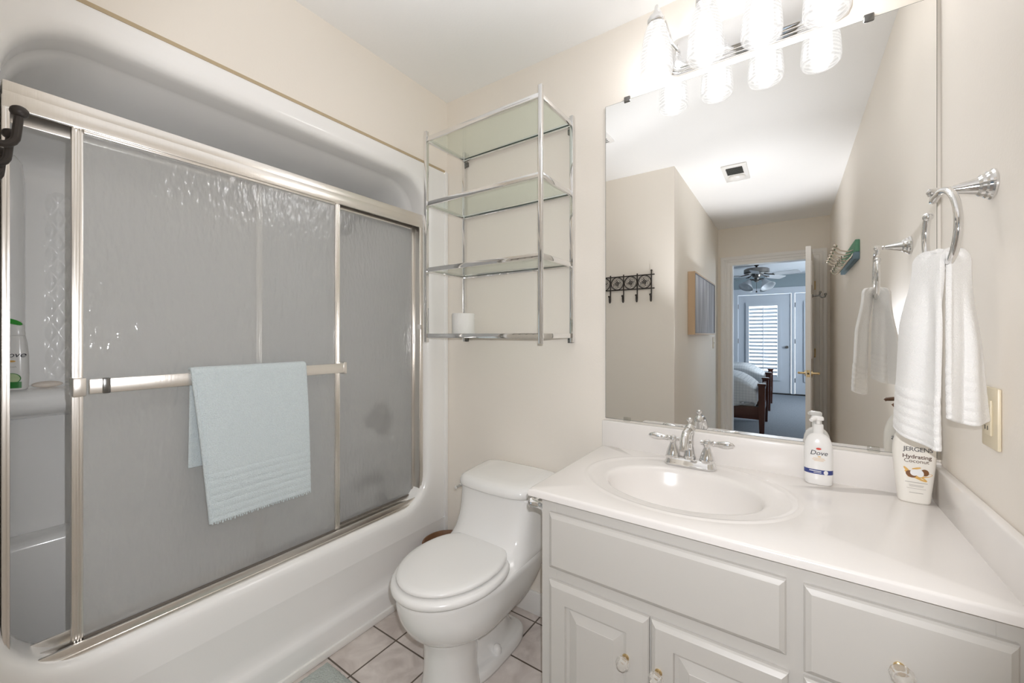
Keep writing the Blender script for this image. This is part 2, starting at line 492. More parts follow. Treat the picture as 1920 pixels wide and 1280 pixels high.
def waffle_mat():
    m, nt, b, out = new_mat('white grid coverlet')
    tc = nt.nodes.new('ShaderNodeTexCoord')
    br = nt.nodes.new('ShaderNodeTexBrick'); br.offset = 0
    mp = nt.nodes.new('ShaderNodeMapping'); mp.inputs['Rotation'].default_value = (math.radians(90), 0, 0)
    br.inputs['Scale'].default_value = 1; br.inputs['Brick Width'].default_value = 0.035; br.inputs['Row Height'].default_value = 0.035
    br.inputs['Mortar Size'].default_value = 0.003; br.inputs['Mortar Smooth'].default_value = 1
    br.inputs['Color1'].default_value = (0.72, 0.73, 0.74, 1); br.inputs['Color2'].default_value = (0.72, 0.73, 0.74, 1)
    br.inputs['Mortar'].default_value = (0.50, 0.52, 0.54, 1)
    nt.links.new(tc.outputs['Object'], mp.inputs['Vector']); nt.links.new(mp.outputs[0], br.inputs['Vector'])
    nt.links.new(br.outputs['Color'], b.inputs['Base Color'])
    b.inputs['Roughness'].default_value = 0.95
    return m
M['coverlet'] = waffle_mat()

def fan_shade_mat():
    m, nt, b, out = new_mat('frosted bell glass')
    b.inputs['Base Color'].default_value = (0.80, 0.83, 0.86, 1)
    b.inputs['Roughness'].default_value = 0.35
    b.inputs['Transmission Weight'].default_value = 0.35
    return m
M['bell'] = fan_shade_mat()

# ------------------------------------------------------------------ room shell
XL, XR, YB, YF, ZC = -1.468, 0.33, 1.53, 0.0255, 2.44
XH, YD = -0.68, -2.10
struct(bx('floor', M['tile'], (-1.60, XR+0.08, YD-0.12, YB+0.08, -0.05, 0.0)))
struct(bx('ceiling', M['ceil'], (-2.4, XR+0.08, YD-0.10, YB+0.08, ZC, ZC+0.06)))
struct(bx('wall_back', M['wall'], (-1.60, XR+0.08, YB, YB+0.08, 0, ZC)))
struct(bx('wall_left', M['wall'], (XL-0.06, XL, YF-0.08, YB, 2.076, ZC)))
struct(bx('wall_right', M['wall'], (XR, XR+0.08, YD, YB, 0, ZC)))
struct(bx('wall_front', M['wall'], (-1.60, XH, YF-0.10, YF, 0, ZC)))
struct(bx('wall_hall', M['hallwall'], (XH-0.08, XH, YD, YF-0.10, 0, ZC)))
dw = MB()
DX0, DX1, DZ = -0.545, 0.205, 2.03
dw.box(XH-0.08, DX0, YD-0.11, YD, 0, ZC).box(DX1, XR+0.08, YD-0.11, YD, 0, ZC).box(DX0, DX1, YD-0.11, YD, DZ, ZC)
struct(dw.build('wall_door', M['hallwall']))
# baseboards
struct(bx('baseboard_back', M['trim'], (XL+0.02, -0.585, YB-0.014, YB, 0, 0.10), bev=0.004))
struct(bx('baseboard_hall', M['trim'], (XH, XH+0.014, YD+0.02, YF-0.10, 0, 0.10), bev=0.004))
struct(bx('baseboard_right', M['trim'], (XR-0.014, XR, YD+0.02, 0.95, 0, 0.10), bev=0.004))
# door casing on the hall side
def casing_ring(x0, x1, zt, y, g):
    return [(x0+g, y, 0.0), (x0+g, y, zt-g), (x1-g, y, zt-g), (x1-g, y, 0.0)]
t = MB()
cprof = [(0.0, 0.0), (0.0, 0.024), (0.004, 0.027), (0.026, 0.027), (0.032, 0.022), (0.040, 0.016), (0.048, 0.020), (0.060, 0.020), (0.066, 0.014), (0.090, 0.012), (0.096, 0.009), (0.096, 0.0)]
t.loft([casing_ring(-0.651, 0.308, 2.112, YD+d, g) for g, d in cprof], closed=False, cap0=False, cap1=False)
struct(t.build('trim_1', M['trim']))
j = MB()
j.box(DX0-0.005, DX0+0.012, YD-0.115, YD+0.002, 0, DZ).box(DX1-0.012, DX1+0.005, YD-0.115, YD+0.002, 0, DZ).box(DX0, DX1, YD-0.115, YD+0.002, DZ-0.012, DZ+0.004)
struct(j.build('trim_2', M['trim']))
# yellowed caulk line over the tub surround
struct(bx('trim_3', M['cauk'], (XL-0.002, XL+0.007, YF+0.002, YB-0.022, 2.068, 2.079)))

# ------------------------------------------------------------------ tub and shower surround
FX = -1.463
OY0, OY1, OZ0, OZ1, OR = 0.092, 1.386, 0.420, 1.985, 0.15
def rrect(y0, y1, z0, z1, r, n=10):
    pts = []
    for cy, cz, a0 in ((y1-r, z0+r, -90), (y1-r, z1-r, 0), (y0+r, z1-r, 90), (y0+r, z0+r, 180)):
        for i in range(n+1):
            a = math.radians(a0 + 90*i/n)
            pts.append((cy + r*math.cos(a), cz + r*math.sin(a)))
    return pts
tub = thing('tub_shower_surround', 'white one-piece fiberglass bathtub and shower surround built into the alcove', 'bathtub', (-1.83, 0.77, 0))
def ring_at(e, x, r=None, zmin=None, zmax_slope=0.0):
    o = []
    for y, z in rrect(OY0-e, OY1+e, OZ0-e, OZ1+e, (OR if r is None else r)+e):
        o.append((x, y, z))
    return o
base = rrect(OY0, OY1, OZ0, OZ1, OR)
outer = []
cy, cz = (OY0+OY1)/2, (OZ0+OZ1)/2
Y0o, Y1o, Z0o, Z1o = YF+0.002, YB-0.02, 0.30, 2.074
def outer_pt(y, z):
    # push outline point of the rounded opening to the flange rectangle
    dy, dz = y-cy, z-cz
    hy0, hy1, hz0, hz1 = Y0o-cy, Y1o-cy, Z0o-cz, Z1o-cz
    s_ = 1e9
    if dy > 1e-6: s_ = min(s_, hy1/dy)
    if dy < -1e-6: s_ = min(s_, hy0/dy)
    if dz > 1e-6: s_ = min(s_, hz1/dz)
    if dz < -1e-6: s_ = min(s_, hz0/dz)
    return (cy+dy*s_, cz+dz*s_)
rings = []
rings.append([(FX, *outer_pt(y, z)) for y, z in base])
for e, x in ((0.05, FX), (0.030, FX+0.001), (0.016, FX-0.003), (0.006, FX-0.012), (0.001, FX-0.026), (0.0, FX-0.045), (0.0, -1.565)):
    rings.append(ring_at(e, x))
def inner(x, e, zb, zt, r):
    """cavity cross-section: sides inset e, floor at zb, roof at zt"""
    return [(x, y, z) for y, z in rrect(OY0+e, OY1-e, zb, zt, r)]
rings.append(inner(-1.575, 0.0, 0.420, 1.985, 0.15))
rings.append(inner(-1.590, 0.006, 0.412, 1.981, 0.15))
rings.append(inner(-1.605, 0.010, 0.39, 1.978, 0.15))
rings.append(inner(-1.640, 0.016, 0.22, 1.968, 0.13))
rings.append(inner(-1.700, 0.020, 0.13, 1.955, 0.11))
rings.append(inner(-1.85, 0.022, 0.115, 1.925, 0.10))
rings.append(inner(-2.05, 0.024, 0.115, 1.885, 0.09))
rings.append(inner(-2.13, 0.026, 0.13, 1.868, 0.08))
rings.append(inner(-2.165, 0.034, 0.15, 1.860, 0.075))
rings.append(inner(-2.190, 0.052, 0.18, 1.845, 0.07))
rings.append(inner(-2.200, 0.080, 0.21, 1.820, 0.06))
sh = MB().loft(rings, True, False, True)
sh.build('shell', M['gel'], tub, ang=60)
# right hand side strip of the flange against the back wall, apron below
bx('edge_strip', M['gel'], (XL-0.02, FX+0.006, YB-0.024, YB-0.003, 0.0, 2.074), tub, bev=0.003)
apr = MB()
prof = [(FX, 0.302),  (FX-0.006, 0.26), (FX-0.012, 0.17), (FX-0.012, 0.135), (FX-0.004, 0.122), (FX+0.004, 0.112), (FX+0.006, 0.10), (FX+0.0045, 0.06), (FX+0.003, 0.03)]
apr.grid(lambda u, v: (lambda k: (prof[k][0], YF+0.002+v*(YB-0.024-YF-0.002), prof[k][1]))(int(round(u*(len(prof)-1)))), len(prof)-1, 12)
apr.build('apron', M['gel'], tub, ang=80)
bx('floor_strip', M['trim'], (FX-0.03, FX+0.012, YF+0.002, YB-0.003, 0.001, 0.030), tub, bev=0.004)
# back ledges: tub rim, soap shelf, quilted wall panel, corner column
led = MB()
led.box(-2.205, -2.085, OY0+0.02, OY1-0.03, 0.14, 0.545, bev=0.025, seg=4)
led.build('back_rim', M['gel'], tub, ang=60)
sp = MB()
def shelf_pt(u, v):
    y = OY0+0.015 + v*(OY1-OY0-0.03)
    d = 0.185 - 0.115*min(1, max(0, (y-0.48)/0.12))**1.0
    pr = [(0.0, 1.058), (0.55, 1.056), (0.88, 1.052), (0.97, 1.043), (1.0, 1.028), (1.0, 1.000), (0.95, 0.982), (0.80, 0.970), (0.0, 0.94)]
    a = pr[int(round(u*8))]
    return (-2.205 + d*a[0], y, a[1])
sp.grid(shelf_pt, 8, 60)
sp.build('soap_shelf', M['gel'], tub, ang=60)
def quilt(u, v):
    y = 0.225 + u*1.03; z = 1.06 + v*0.70
    p = (y-0.225)/0.042; q = (z-1.06)/0.092
    a = abs(math.sin(PI*(p+q)/1.0)) ; b = abs(math.sin(PI*(p-q)/1.0))
    h = 0.0075*min(1, 1.3*a*b)**0.9
    edge = min(1, min(u, 1-u)*40, min(v, 1-v)*30)
    return (-2.203 + 0.004*edge + h*edge, y, z)
MB().grid(quilt, 330, 200).build('quilted_panel', M['gel'], tub, ang=180)
cc = MB()
cc.lathe([(0.046, 1.050), (0.046, 1.2), (0.046, 1.76), (0.040, 1.82), (0.025, 1.845), (0.0, 1.85)], c=(-2.180, 0.142, 0), seg=32)
cc.build('corner_column', M['gel'], tub, ang=60)

# plumbing on the end wall of the alcove
YE = OY1 - 0.02
v = thing('shower_valve', 'round chrome shower valve plate behind the frosted glass above the spout', 'valve', (-1.80, YE, 0.79))
MB().lathe([(0.0, 0), (0.085, 0), (0.085, 0.006), (0.07, 0.014), (0.03, 0.018), (0.03, 0.05), (0.0, 0.05)], c=(-1.80, YE, 0.79), axis='-Y', seg=40).build('escutcheon', M['chrome_dark'], v)
MB().lathe([(0.0, 0.05), (0.034, 0.05), (0.036, 0.08), (0.026, 0.09), (0, 0.09)], c=(-1.80, YE, 0.79), axis='-Y', seg=24).build('knob', M['chrome_dark'], v)
t = MB(); t.tube([(-1.83, YE, 0.475), (-1.83, YE-0.06, 0.478), (-1.83, YE-0.115, 0.47), (-1.83, YE-0.135, 0.445)], [0.032, 0.03, 0.027, 0.022], 20)
tag(t.build('tub_spout', M['chrome_dark']), 'chrome tub spout behind the frosted glass below the valve plate', 'tub spout')
t = MB(); t.lathe([(0.0, 0), (0.042, 0), (0.042, 0.008), (0.03, 0.016), (0, 0.018)], c=(-1.79, YE, 0.355), axis='-Y', seg=28)
tag(t.build('overflow_plate', M['chrome_dark']), 'small round chrome overflow plate behind the frosted glass under the spout', 'drain plate')
v = thing('shower_sprayer', 'chrome shower head high behind the top corner of the frosted glass', 'shower head', (-1.87, YE, 1.86))
MB().tube([(-1.87, YE, 1.86), (-1.87, YE-0.05, 1.865), (-1.87, YE-0.10, 1.85), (-1.87, YE-0.135, 1.815)], 0.011, 12).build('arm', M['chrome_dark'], v)
MB().tube([(-1.87, YE-0.125, 1.83), (-1.87, YE-0.15, 1.795), (-1.87, YE-0.175, 1.765), (-1.87, YE-0.18, 1.757)], [0.014, 0.022, 0.04, 0.038], 24).build('head', M['chrome_dark'], v)

# ------------------------------------------------------------------ sliding shower doors
fr = thing('shower_door_frame', 'fixed aluminium frame with header rail and bottom track in the tub opening', 'door frame', (-1.525, 0.74, 0.42))
h = MB()
h.box(-1.562, -1.492, OY0+0.002, OY1-0.002, 1.79, 1.826, bev=0.003)
h.box(-1.499, -1.489, OY0+0.002, OY1-0.002, 1.762, 1.800, bev=0.002)
h.box(-1.566, -1.556, OY0+0.002, OY1-0.002, 1.750, 1.800, bev=0.002)
h.build('header', M['alu'], fr)
bx('header_channel', M['alu_dark'], (-1.555, -1.500, OY0+0.005, OY1-0.005, 1.783, 1.7895), fr)
for nm, y0, y1 in (('jamb', OY0+0.001, OY0+0.014), ('jamb', OY1-0.026, OY1-0.001)):
    b_ = MB(); b_.box(-1.560, -1.490, y0, y1, 0.452, 1.79, bev=0.002)
    ym = (y0+y1)/2; s_ = 1 if y0 < 0.5 else -1
    b_.box(-1.496, -1.486, ym-0.005, ym-0.001, 0.48, 1.76).box(-1.496, -1.487, ym+0.002, ym+0.0055, 0.48, 1.76)
    b_.build(nm, M['alu'], fr)
tr = MB()
tr.box(-1.566, -1.484, OY0+0.06, OY1-0.06, 0.4195, 0.430, bev=0.002)
tr.box(-1.494, -1.486, OY0+0.035, OY1-0.035, 0.428, 0.452, bev=0.002)
tr.box(-1.527, -1.522, OY0+0.03, OY1-0.03, 0.428, 0.448, bev=0.001)
tr.box(-1.566, -1.560, OY0+0.03, OY1-0.03, 0.428, 0.458, bev=0.001)
tr.build('bottom_track', M['alu'], fr)
bx('track_groove', M['alu_dark'], (-1.521, -1.495, OY0+0.04, OY1-0.04, 0.4302, 0.434), fr)
bx('bumper', M['whiteplastic'], (-1.50, -1.486, OY1-0.030, OY1-0.020, 1.262, 1.285), fr)

def panel(nm, label, x, y0, y1, bar_sign):
    r = thing(nm, label, 'shower door', (x, (y0+y1)/2, 0.436))
    z0, z1 = 0.436, 1.775
    g_ = bx('glass', M['rain'], (x-0.0025, x+0.0025, y0+0.012, y1-0.006, z0+0.012, z1-0.012), r, smooth=False)
    g_.data.materials.append(M['window'])          # only the room side of the pane is patterned
    for p in g_.data.polygons:
        if p.normal.x < 0.9: p.material_index = 1
    for a, b_, w in ((y0, y0+0.021, 0), (y1-0.021, y1, 0)):
        s_ = MB(); s_.box(x-0.009, x+0.009, a, b_, z0, z1, bev=0.0015)
        for k in (0.005, 0.0105, 0.016):
            s_.box(x+0.008, x+0.0115, a+k-0.0012, a+k+0.0012, z0+0.002, z1-0.002)
        s_.build('stile', M['alu'], r)
    bx('top_rail', M['alu'], (x-0.009, x+0.010, y0+0.021, y1-0.021, z1-0.020, z1), r, bev=0.002)
    q = MB(); q.box(x-0.009, x+0.009, y0+0.021, y1-0.021, z0, z0+0.012, bev=0.001)
    q.build('bottom_rail', M['alu'], r)
    bx('gasket', M['alu_dark'], (x-0.004, x+0.0095, y0+0.021, y1-0.021, z0+0.012, z0+0.019), r)
    if bar_sign:
        xb = x + 0.048
        tb = MB(); tb.box(xb-0.004, xb+0.004, y0+0.025, y1-0.004, 1.0855, 1.1225, bev=0.0015)
        tb.build('towel_bar', M['alu'], r)
        e = MB()
        e.box(x+0.008, xb+0.006, y0-0.004, y0+0.020, 1.081, 1.127, bev=0.003)
        e.box(x+0.008, xb+0.006, y1-0.012, y1+0.002, 1.081, 1.127, bev=0.003)
        e.build('bar_bracket', M['alu'], r)
        MB().box(xb-0.006, xb+0.0065, y0+0.048, y0+0.064, 1.084, 1.124, bev=0.003).build('bar_clip', M['chrome_dark'], r)
    else:
        bx('finger_pull', M['chrome_dark'], (x+0.008, x+0.012, y1-0.014, y1+0.004, 1.19, 1.24), r, bev=0.001)
    return r
panel('sliding_shower_door', 'frosted glass sliding shower door in front, with the towel bar across it', -1.507, 0.204, 0.944, 1)
panel('sliding_shower_door', 'frosted glass sliding shower door at the back of the track, nearest the toilet', -1.541, 0.648, 1.372, 0)

# pale blue towel over the bar
def drape(name, path_fn, m, nu, nv, thick, parent=None, base=None):
    return MB().grid(path_fn, nu, nv).build(name, m, parent, ang=180, solid=thick, base=base, sub=1)
XB = -1.459
tw = thing('bath_towel', 'pale blue terry towel folded over the shower door bar', 'towel', (XB, 0.62, 0.67))
L1, L2 = 0.455, 0.285
def towel_pt(u, v):
    # v: 0 back hem .. 1 front hem ; u across
    R_ = 0.014; top = 1.122
    arc_l = PI*R_
    s = v*(L2+arc_l+L1) - L2
    if s < 0: x, z, dn = XB-R_, top + s, -s
    elif s < arc_l:
        a = s/R_; x, z, dn = XB - R_*math.cos(a), top + R_*math.sin(a), 0
    else: x, z, dn = XB+R_, top-(s-arc_l), s-arc_l
    front = s > arc_l/2
    y0, y1 = 0.440, 0.778
    if front:
        y0 += 0.042*(dn/L1)**1.0; y1 += 0.012*(dn/L1)
        x += 0.012*math.sin(dn*5.0)*(0.35+0.65*math.sin(u*2.6+0.4)) + 0.004*math.sin(u*7+1)*min(1, dn*6)
        band = dn - (L1-0.150)
        if band > 0:
            k = (band/0.0225) % 1.0
            x += 0.0030*math.sin(PI*min(1, k))**0.4 - 0.002
    else:
        x -= 0.004*math.sin(u*5)*min(1, dn*6)
        x = max(x, -1.484)
        y0 -= 0.004*(dn/L2); y1 += 0.002
    return (x, y0 + (y1-y0)*u, z)
drape('cloth', towel_pt, M['towelblue'], 36, 220, 0.007, tw)
hem = MB()
hem.tube([(towel_pt(0.004, 0.38+0.62*i/30)[0]+0.003, towel_pt(0.0, 0.38+0.62*i/30)[1]-0.001, towel_pt(0.0, 0.38+0.62*i/30)[2]) for i in range(31)], 0.0055, 8)
hem.build('hem', M['towelblue'], tw)
fr_ = MB()
for i in range(46):
    p = towel_pt((i+0.5)/46, 1.0)
    fr_.tube([(p[0], p[1], p[2]+0.004), (p[0]+0.001*math.sin(i*2.1), p[1]+0.0012*math.sin(i*1.3), p[2]-0.006-0.002*math.sin(i*3.7))], 0.0022, 5)
fr_.build('fringe', M['towelblue'], tw)

# bottle and soap on the shelf in the tub
def superell(cx, cy, a, b, n, e=0.75, rot=0.0):
    o = []
    for i in range(n):
        t_ = 2*PI*i/n
        c_, s_ = math.cos(t_), math.sin(t_)
        x = a*math.copysign(abs(c_)**e, c_); y = b*math.copysign(abs(s_)**e, s_)
        o.append((cx + x*math.cos(rot)-y*math.sin(rot), cy + x*math.sin(rot)+y*math.cos(rot)))
    return o
def bottle_body(mb, c, prof, b_ratio_fn, n=40, e=0.75, rot=0.0):
    return mb.loft([[(x, y, c[2]+z) for x, y in superell(c[0], c[1], max(a, 1e-4), max(b, 1e-4), n, e, rot)] for a, b, z in prof])

bw = thing('body_wash_bottle', 'white body wash bottle with green leaf cap and cucumber picture on the tub shelf', 'bottle', (-2.062, 0.153, 1.0585))
rotw = math.radians(62)
bc = (-2.062, 0.153, 1.0585)
m_ = MB(); bottle_body(m_, bc, [(0.028, 0.016, 0), (0.033, 0.019, 0.006), (0.034, 0.020, 0.05), (0.033, 0.020, 0.11), (0.030, 0.018, 0.150), (0.026, 0.016, 0.172), (0.0255, 0.0155, 0.174)], None, rot=rotw)
m_.build('body', M['bottle_white'], bw, ang=50)
m_ = MB(); bottle_body(m_, bc, [(0.0255, 0.0155, 0.175), (0.026, 0.016, 0.178), (0.024, 0.0150, 0.205), (0.016, 0.010, 0.222), (0.002, 0.002, 0.226)], None, rot=rotw)
m_.build('cap', M['bottle_white'], bw, ang=50)
def fw_(u, v, d=0.0006):
    # front face of the bottle towards the room (+x/-y turned by rotw)
    uu = max(-0.97, min(0.97, u/0.034))
    dep = 0.0205*(1-abs(uu)**2.7)**(1/2.7) + d
    x, y = u, -dep
    return (bc[0] + x*math.cos(rotw)-y*math.sin(rotw), bc[1] + x*math.sin(rotw)+y*math.cos(rotw), bc[2]+v)
def fanfill(mb, pts, f):
    cu = sum(p[0] for p in pts)/len(pts); cv = sum(p[1] for p in pts)/len(pts)
    c_ = mb.bm.verts.new(f(cu, cv)); V = [mb.bm.verts.new(f(*p)) for p in pts]
    for i in range(len(V)): mb.face([c_, V[i], V[(i+1) % len(V)]])
    return mb
def strip(mb, u0, u1, v0, v1, f, n=24):
    for i in range(n):
        a, b_ = u0+(u1-u0)*i/n, u0+(u1-u0)*(i+1)/n
        mb.poly([f(a, v0), f(b_, v0), f(b_, v1), f(a, v1)])
    return mb
put_text(MB(), 'Dove', 0.024, fw_, 0.006, 0.112, shear=0.25).build('brand_lettering', M['ink'], bw, smooth=False)
fanfill(MB(), ell(0.006, 0.092, 0.008, 0.003), fw_).build('bird_mark', M['inkgold'], bw, smooth=False)
put_text(MB(), 'fresh', 0.008, fw_, 0.008, 0.074).build('small_lettering', M['inkgrey'], bw, smooth=False)
fanfill(MB(), ell(0.006, 0.037, 0.019, 0.017), lambda u, v: fw_(u, v, 0.0008)).build('cucumber_rind', M['inkgreen'], bw, smooth=False)
fanfill(MB(), ell(0.006, 0.037, 0.0172, 0.0152), lambda u, v: fw_(u, v, 0.0012)).build('cucumber_slice', M['inklime'], bw, smooth=False)
strip(MB(), -0.031, 0.026, 0.006, 0.026, lambda u, v: fw_(u, v, 0.0015)).build('label_band', M['inkgreen'], bw, smooth=False)
lf = MB(); lf.loft([[(p[0], p[1], p[2]) for p in [fw_(u, 0.205+v+k*0.003, -0.008+0.004*k) for u, v in ell(0.004, 0.012, 0.022, 0.007, 20, -0.35)]] for k in (0, 1)])
lf.build('leaf', M['leafgreen'], bw)
s_ = MB(); s_.sphere((-2.085, 0.228, 1.0670), 0.036, 24, 12, (0.62, 1.0, 0.30))
tag(s_.build('soap_bar', M['soap']), 'pale peach bar of soap lying on the tub shelf', 'soap')

# ------------------------------------------------------------------ toilet
TX = -0.978
toi = thing('toilet', 'white one-piece toilet with closed lid between bathtub and vanity', 'toilet', (TX, 1.2, 0))
def outline(yf, yb, w, ym, ef, eb, n=56):
    o = []
    for i in range(n):
        a = 2*PI*i/n
        c_, s_ = math.cos(a), math.sin(a)
        if s_ < 0:
            e = ef; L = ym-yf
        else:
            e = eb; L = yb-ym
        o.append((w*math.copysign(abs(c_)**e, c_), ym + L*math.copysign(abs(s_)**e, s_)))
    return o
def smooth_sections(secs, k):
    """Catmull-Rom resampling of the section parameters for a smooth loft"""
    out = []
    n = len(secs)
    for i in range(n-1):
        p0, p1, p2, p3 = secs[max(0, i-1)], secs[i], secs[i+1], secs[min(n-1, i+2)]
        for q in range(k):
            t_ = q/k
            out.append(tuple(0.5*((2*b)+(-a+c_)*t_+(2*a-5*b+4*c_-d)*t_*t_+(-a+3*b-3*c_+d)*t_**3) for a, b, c_, d in zip(p0, p1, p2, p3)))
    out.append(secs[-1])
    return out
#        z     yf     yb     w      ym    ef   eb
lower = [(0.205, 0.985, 1.300, 0.080, 1.10, 1.0, 0.9),
         (0.215, 0.955, 1.360, 0.115, 1.10, 1.0, 0.75),
         (0.232, 0.918, 1.410, 0.142, 1.10, 1.0, 0.65),
         (0.262, 0.880, 1.450, 0.165, 1.10, 1.0, 0.58),
         (0.310, 0.850, 1.480, 0.180, 1.10, 1.0, 0.54),
         (0.355, 0.838, 1.495, 0.186, 1.12, 1.0, 0.52),
         (0.385, 0.838, 1.500, 0.187, 1.12, 1.0, 0.5)]
pedestal = [(0.000, 0.925, 1.150, 0.098, 1.035, 1.0, 1.0), (0.020, 0.926, 1.150, 0.097, 1.035, 1.0, 1.0), (0.060, 0.935, 1.140, 0.090, 1.035, 1.0, 1.0), (0.120, 0.940, 1.140, 0.086, 1.04, 1.0, 1.0), (0.180, 0.938, 1.150, 0.090, 1.05, 1.0, 1.0), (0.225, 0.925, 1.18, 0.108, 1.06, 1.0, 1.0)]
trap = [(0.0, 1.06, 1.420, 0.092, 1.25, 0.6, 0.6), (0.028, 1.06, 1.420, 0.091, 1.25, 0.6, 0.6), (0.040, 1.065, 1.410, 0.083, 1.25, 0.7, 0.7), (0.046, 1.08, 1.390, 0.066, 1.25, 0.9, 0.9), (0.075, 1.09, 1.370, 0.054, 1.26, 1.0, 1.0), (0.130, 1.09, 1.350, 0.050, 1.27, 1.0, 1.0), (0.190, 1.08, 1.350, 0.055, 1.25, 1.0, 1.0), (0.235, 1.07, 1.37, 0.075, 1.25, 1.0, 0.9)]
upper = [(0.396, 0.850, 1.503, 0.184, 1.13, 0.98, 0.5),
         (0.398, 0.900, 1.504, 0.182, 1.18, 0.9, 0.48),
         (0.400, 1.000, 1.505, 0.182, 1.24, 0.8, 0.45),
         (0.404, 1.080, 1.506, 0.182, 1.28, 0.7, 0.42),
         (0.415, 1.140, 1.507, 0.182, 1.32, 0.6, 0.4),
         (0.440, 1.190, 1.508, 0.180, 1.36, 0.52, 0.36),
         (0.475, 1.222, 1.509, 0.178, 1.38, 0.45, 0.34),
         (0.520, 1.244, 1.510, 0.177, 1.38, 0.42, 0.32),
         (0.570, 1.256, 1.511, 0.178, 1.38, 0.40, 0.3),
         (0.612, 1.262, 1.512, 0.180, 1.38, 0.38, 0.3)]
secs = smooth_sections(lower, 3) + smooth_sections(upper, 3)
mb_ = MB()
mb_.loft([[(TX+x, y, s[0]) for x, y in outline(s[1], s[2], s[3], s[4], s[5], s[6])] for s in secs])
for sx_ in (pedestal, trap):
    mb_.loft([[(TX+x, y, q[0]) for x, y in outline(q[1], q[2], q[3], q[4], q[5], q[6])] for q in smooth_sections(sx_, 3)])
mb_.build('body', M['porcelain'], toi, ang=180)
def lidring(z, g, taper=True):
    o = []
    for x, y in outline(1.250-g, 1.518+min(g, 0)*0.4, 0.190+g, 1.38, 0.34, 0.30):
        k = (y-1.25)/0.268
        f = 0.90 + 0.16*k
        bow = -0.014*(1-(x/0.19)**2)*max(0, 1-k*1.4)
        o.append((TX+x*f, y+bow, z))
    return o
mb_ = MB(); mb_.loft([lidring(z, g) for z, g in ((0.613, -0.012), (0.615, 0.0), (0.622, 0.003), (0.634, 0.003), (0.645, -0.003), (0.652, -0.012), (0.656, -0.03), (0.658, -0.06))])
mb_.build('tank_lid', M['porcelain'], toi, ang=70)
def seat_ring(z, g, yf=0.822, yb=1.243, w=0.188):
    return [(TX+x, y, z) for x, y in outline(yf-g, yb+g, w+g, 1.055, 1.0, 0.86)]
mb_ = MB(); mb_.loft([seat_ring(z, g) for z, g in ((0.3985, -0.014), (0.400, -0.005), (0.406, 0.0), (0.415, 0.0), (0.422, -0.005), (0.425, -0.014), (0.426, -0.03))])
mb_.build('seat', M['seat'], toi, ang=60)
mb_ = MB(); mb_.loft([seat_ring(z, g, 0.840, 1.246, 0.170) for z, g in ((0.4300, -0.012), (0.4315, -0.003), (0.436, 0.001), (0.442, -0.001), (0.4465, -0.008), (0.4490, -0.022), (0.4505, -0.05), (0.4510, -0.10))])
mb_.build('seat_lid', M['seat'], toi, ang=60)
for s_ in (-1, 1):
    MB().box(TX+s_*0.075-0.022, TX+s_*0.075+0.022, 1.226, 1.256, 0.41, 0.442, bev=0.006, seg=3).build('hinge', M['seat'], toi)
for s_ in (-1, 1):
    MB().lathe([(0.017, 0.0), (0.017, 0.012), (0.013, 0.024), (0.006, 0.029), (0, 0.030)], c=(TX+s_*0.070, 1.215, 0.040), seg=20).build('bolt_cap', M['seat'], toi)
mb_ = MB(); mb_.tube([(TX-0.168, 1.300, 0.592), (TX-0.184, 1.299, 0.592), (TX-0.188, 1.290, 0.591), (TX-0.188, 1.268, 0.588)], [0.009, 0.008, 0.006, 0.007], 10)
mb_.build('flush_lever', M['chrome'], toi)

# bin behind the toilet
bn = thing('waste_bin', 'brown round waste bin tucked behind the toilet beside the tub', 'bin', (-1.335, 1.385, 0))
MB().lathe([(0.085, 0.001), (0.10, 0.20), (0.107, 0.245), (0.112, 0.25), (0.112, 0.262), (0.104, 0.264), (0.094, 0.24), (0.08, 0.02), (0.0, 0.018)], c=(-1.335, 1.385, 0), seg=36).build('body', M['bin'], bn, ang=60)

# bath mat in the foreground, mostly out of frame
mt = MB()
def matpt(u, v):
    return (-1.435+0.86*u, 0.30+0.553*v, 0.012*min(1, min(u, 1-u)*30, min(v, 1-v)*24)**0.5 + 0.0015*math.sin(u*190)*math.sin(v*130) + 0.001)
mt.grid(matpt, 120, 90)
tag(mt.build('bath_mat', M['bath_mat'], ang=180), 'pale aqua bath mat on the floor tiles beside the tub', 'bath mat')

# ------------------------------------------------------------------ vanity
VX0, VX1, VYF = -0.578, 0.326, 0.988
cabn = thing('vanity_cabinet', 'off-white bathroom vanity cabinet with raised panel doors and clear knobs', 'cabinet', ((VX0+VX1)/2, 1.25, 0))
cb = MB()
cb.box(VX0, VX0+0.018, VYF, YB-0.016, 0.0, 0.780).box(VX1-0.018, VX1, VYF, YB-0.016, 0.0, 0.780)
cb.box(VX0+0.018, VX1-0.018, VYF+0.06, VYF+0.075, 0.0, 0.10).box(VX0+0.018, VX1-0.018, VYF+0.02, YB-0.016, 0.09, 0.105)
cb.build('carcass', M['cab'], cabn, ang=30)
ff = MB()
ff.box(VX0, VX0+0.045, VYF-0.001, VYF+0.018, 0.10, 0.7805).box(VX1-0.05, VX1, VYF-0.001, VYF+0.018, 0.10, 0.7805)
ff.box(-0.022, 0.035, VYF-0.001, VYF+0.018, 0.10, 0.7805)
ff.box(VX0+0.045, -0.022, VYF, VYF+0.018, 0.735, 0.7805).box(0.035, VX1-0.05, VYF, VYF+0.018, 0.735, 0.7805)
ff.box(VX0+0.045, -0.022, VYF, VYF+0.018, 0.545, 0.605).box(0.035, VX1-0.05, VYF, VYF+0.018, 0.55, 0.59)
ff.box(VX0+0.045, VX1-0.05, VYF, VYF+0.018, 0.10, 0.13)
ff.box(-0.30, -0.25, VYF, VYF+0.018, 0.13, 0.545)
ff.box(0.035, VX1-0.05, VYF, VYF+0.018, 0.36, 0.40)
ff.build('face_frame', M['cab'], cabn, ang=30)

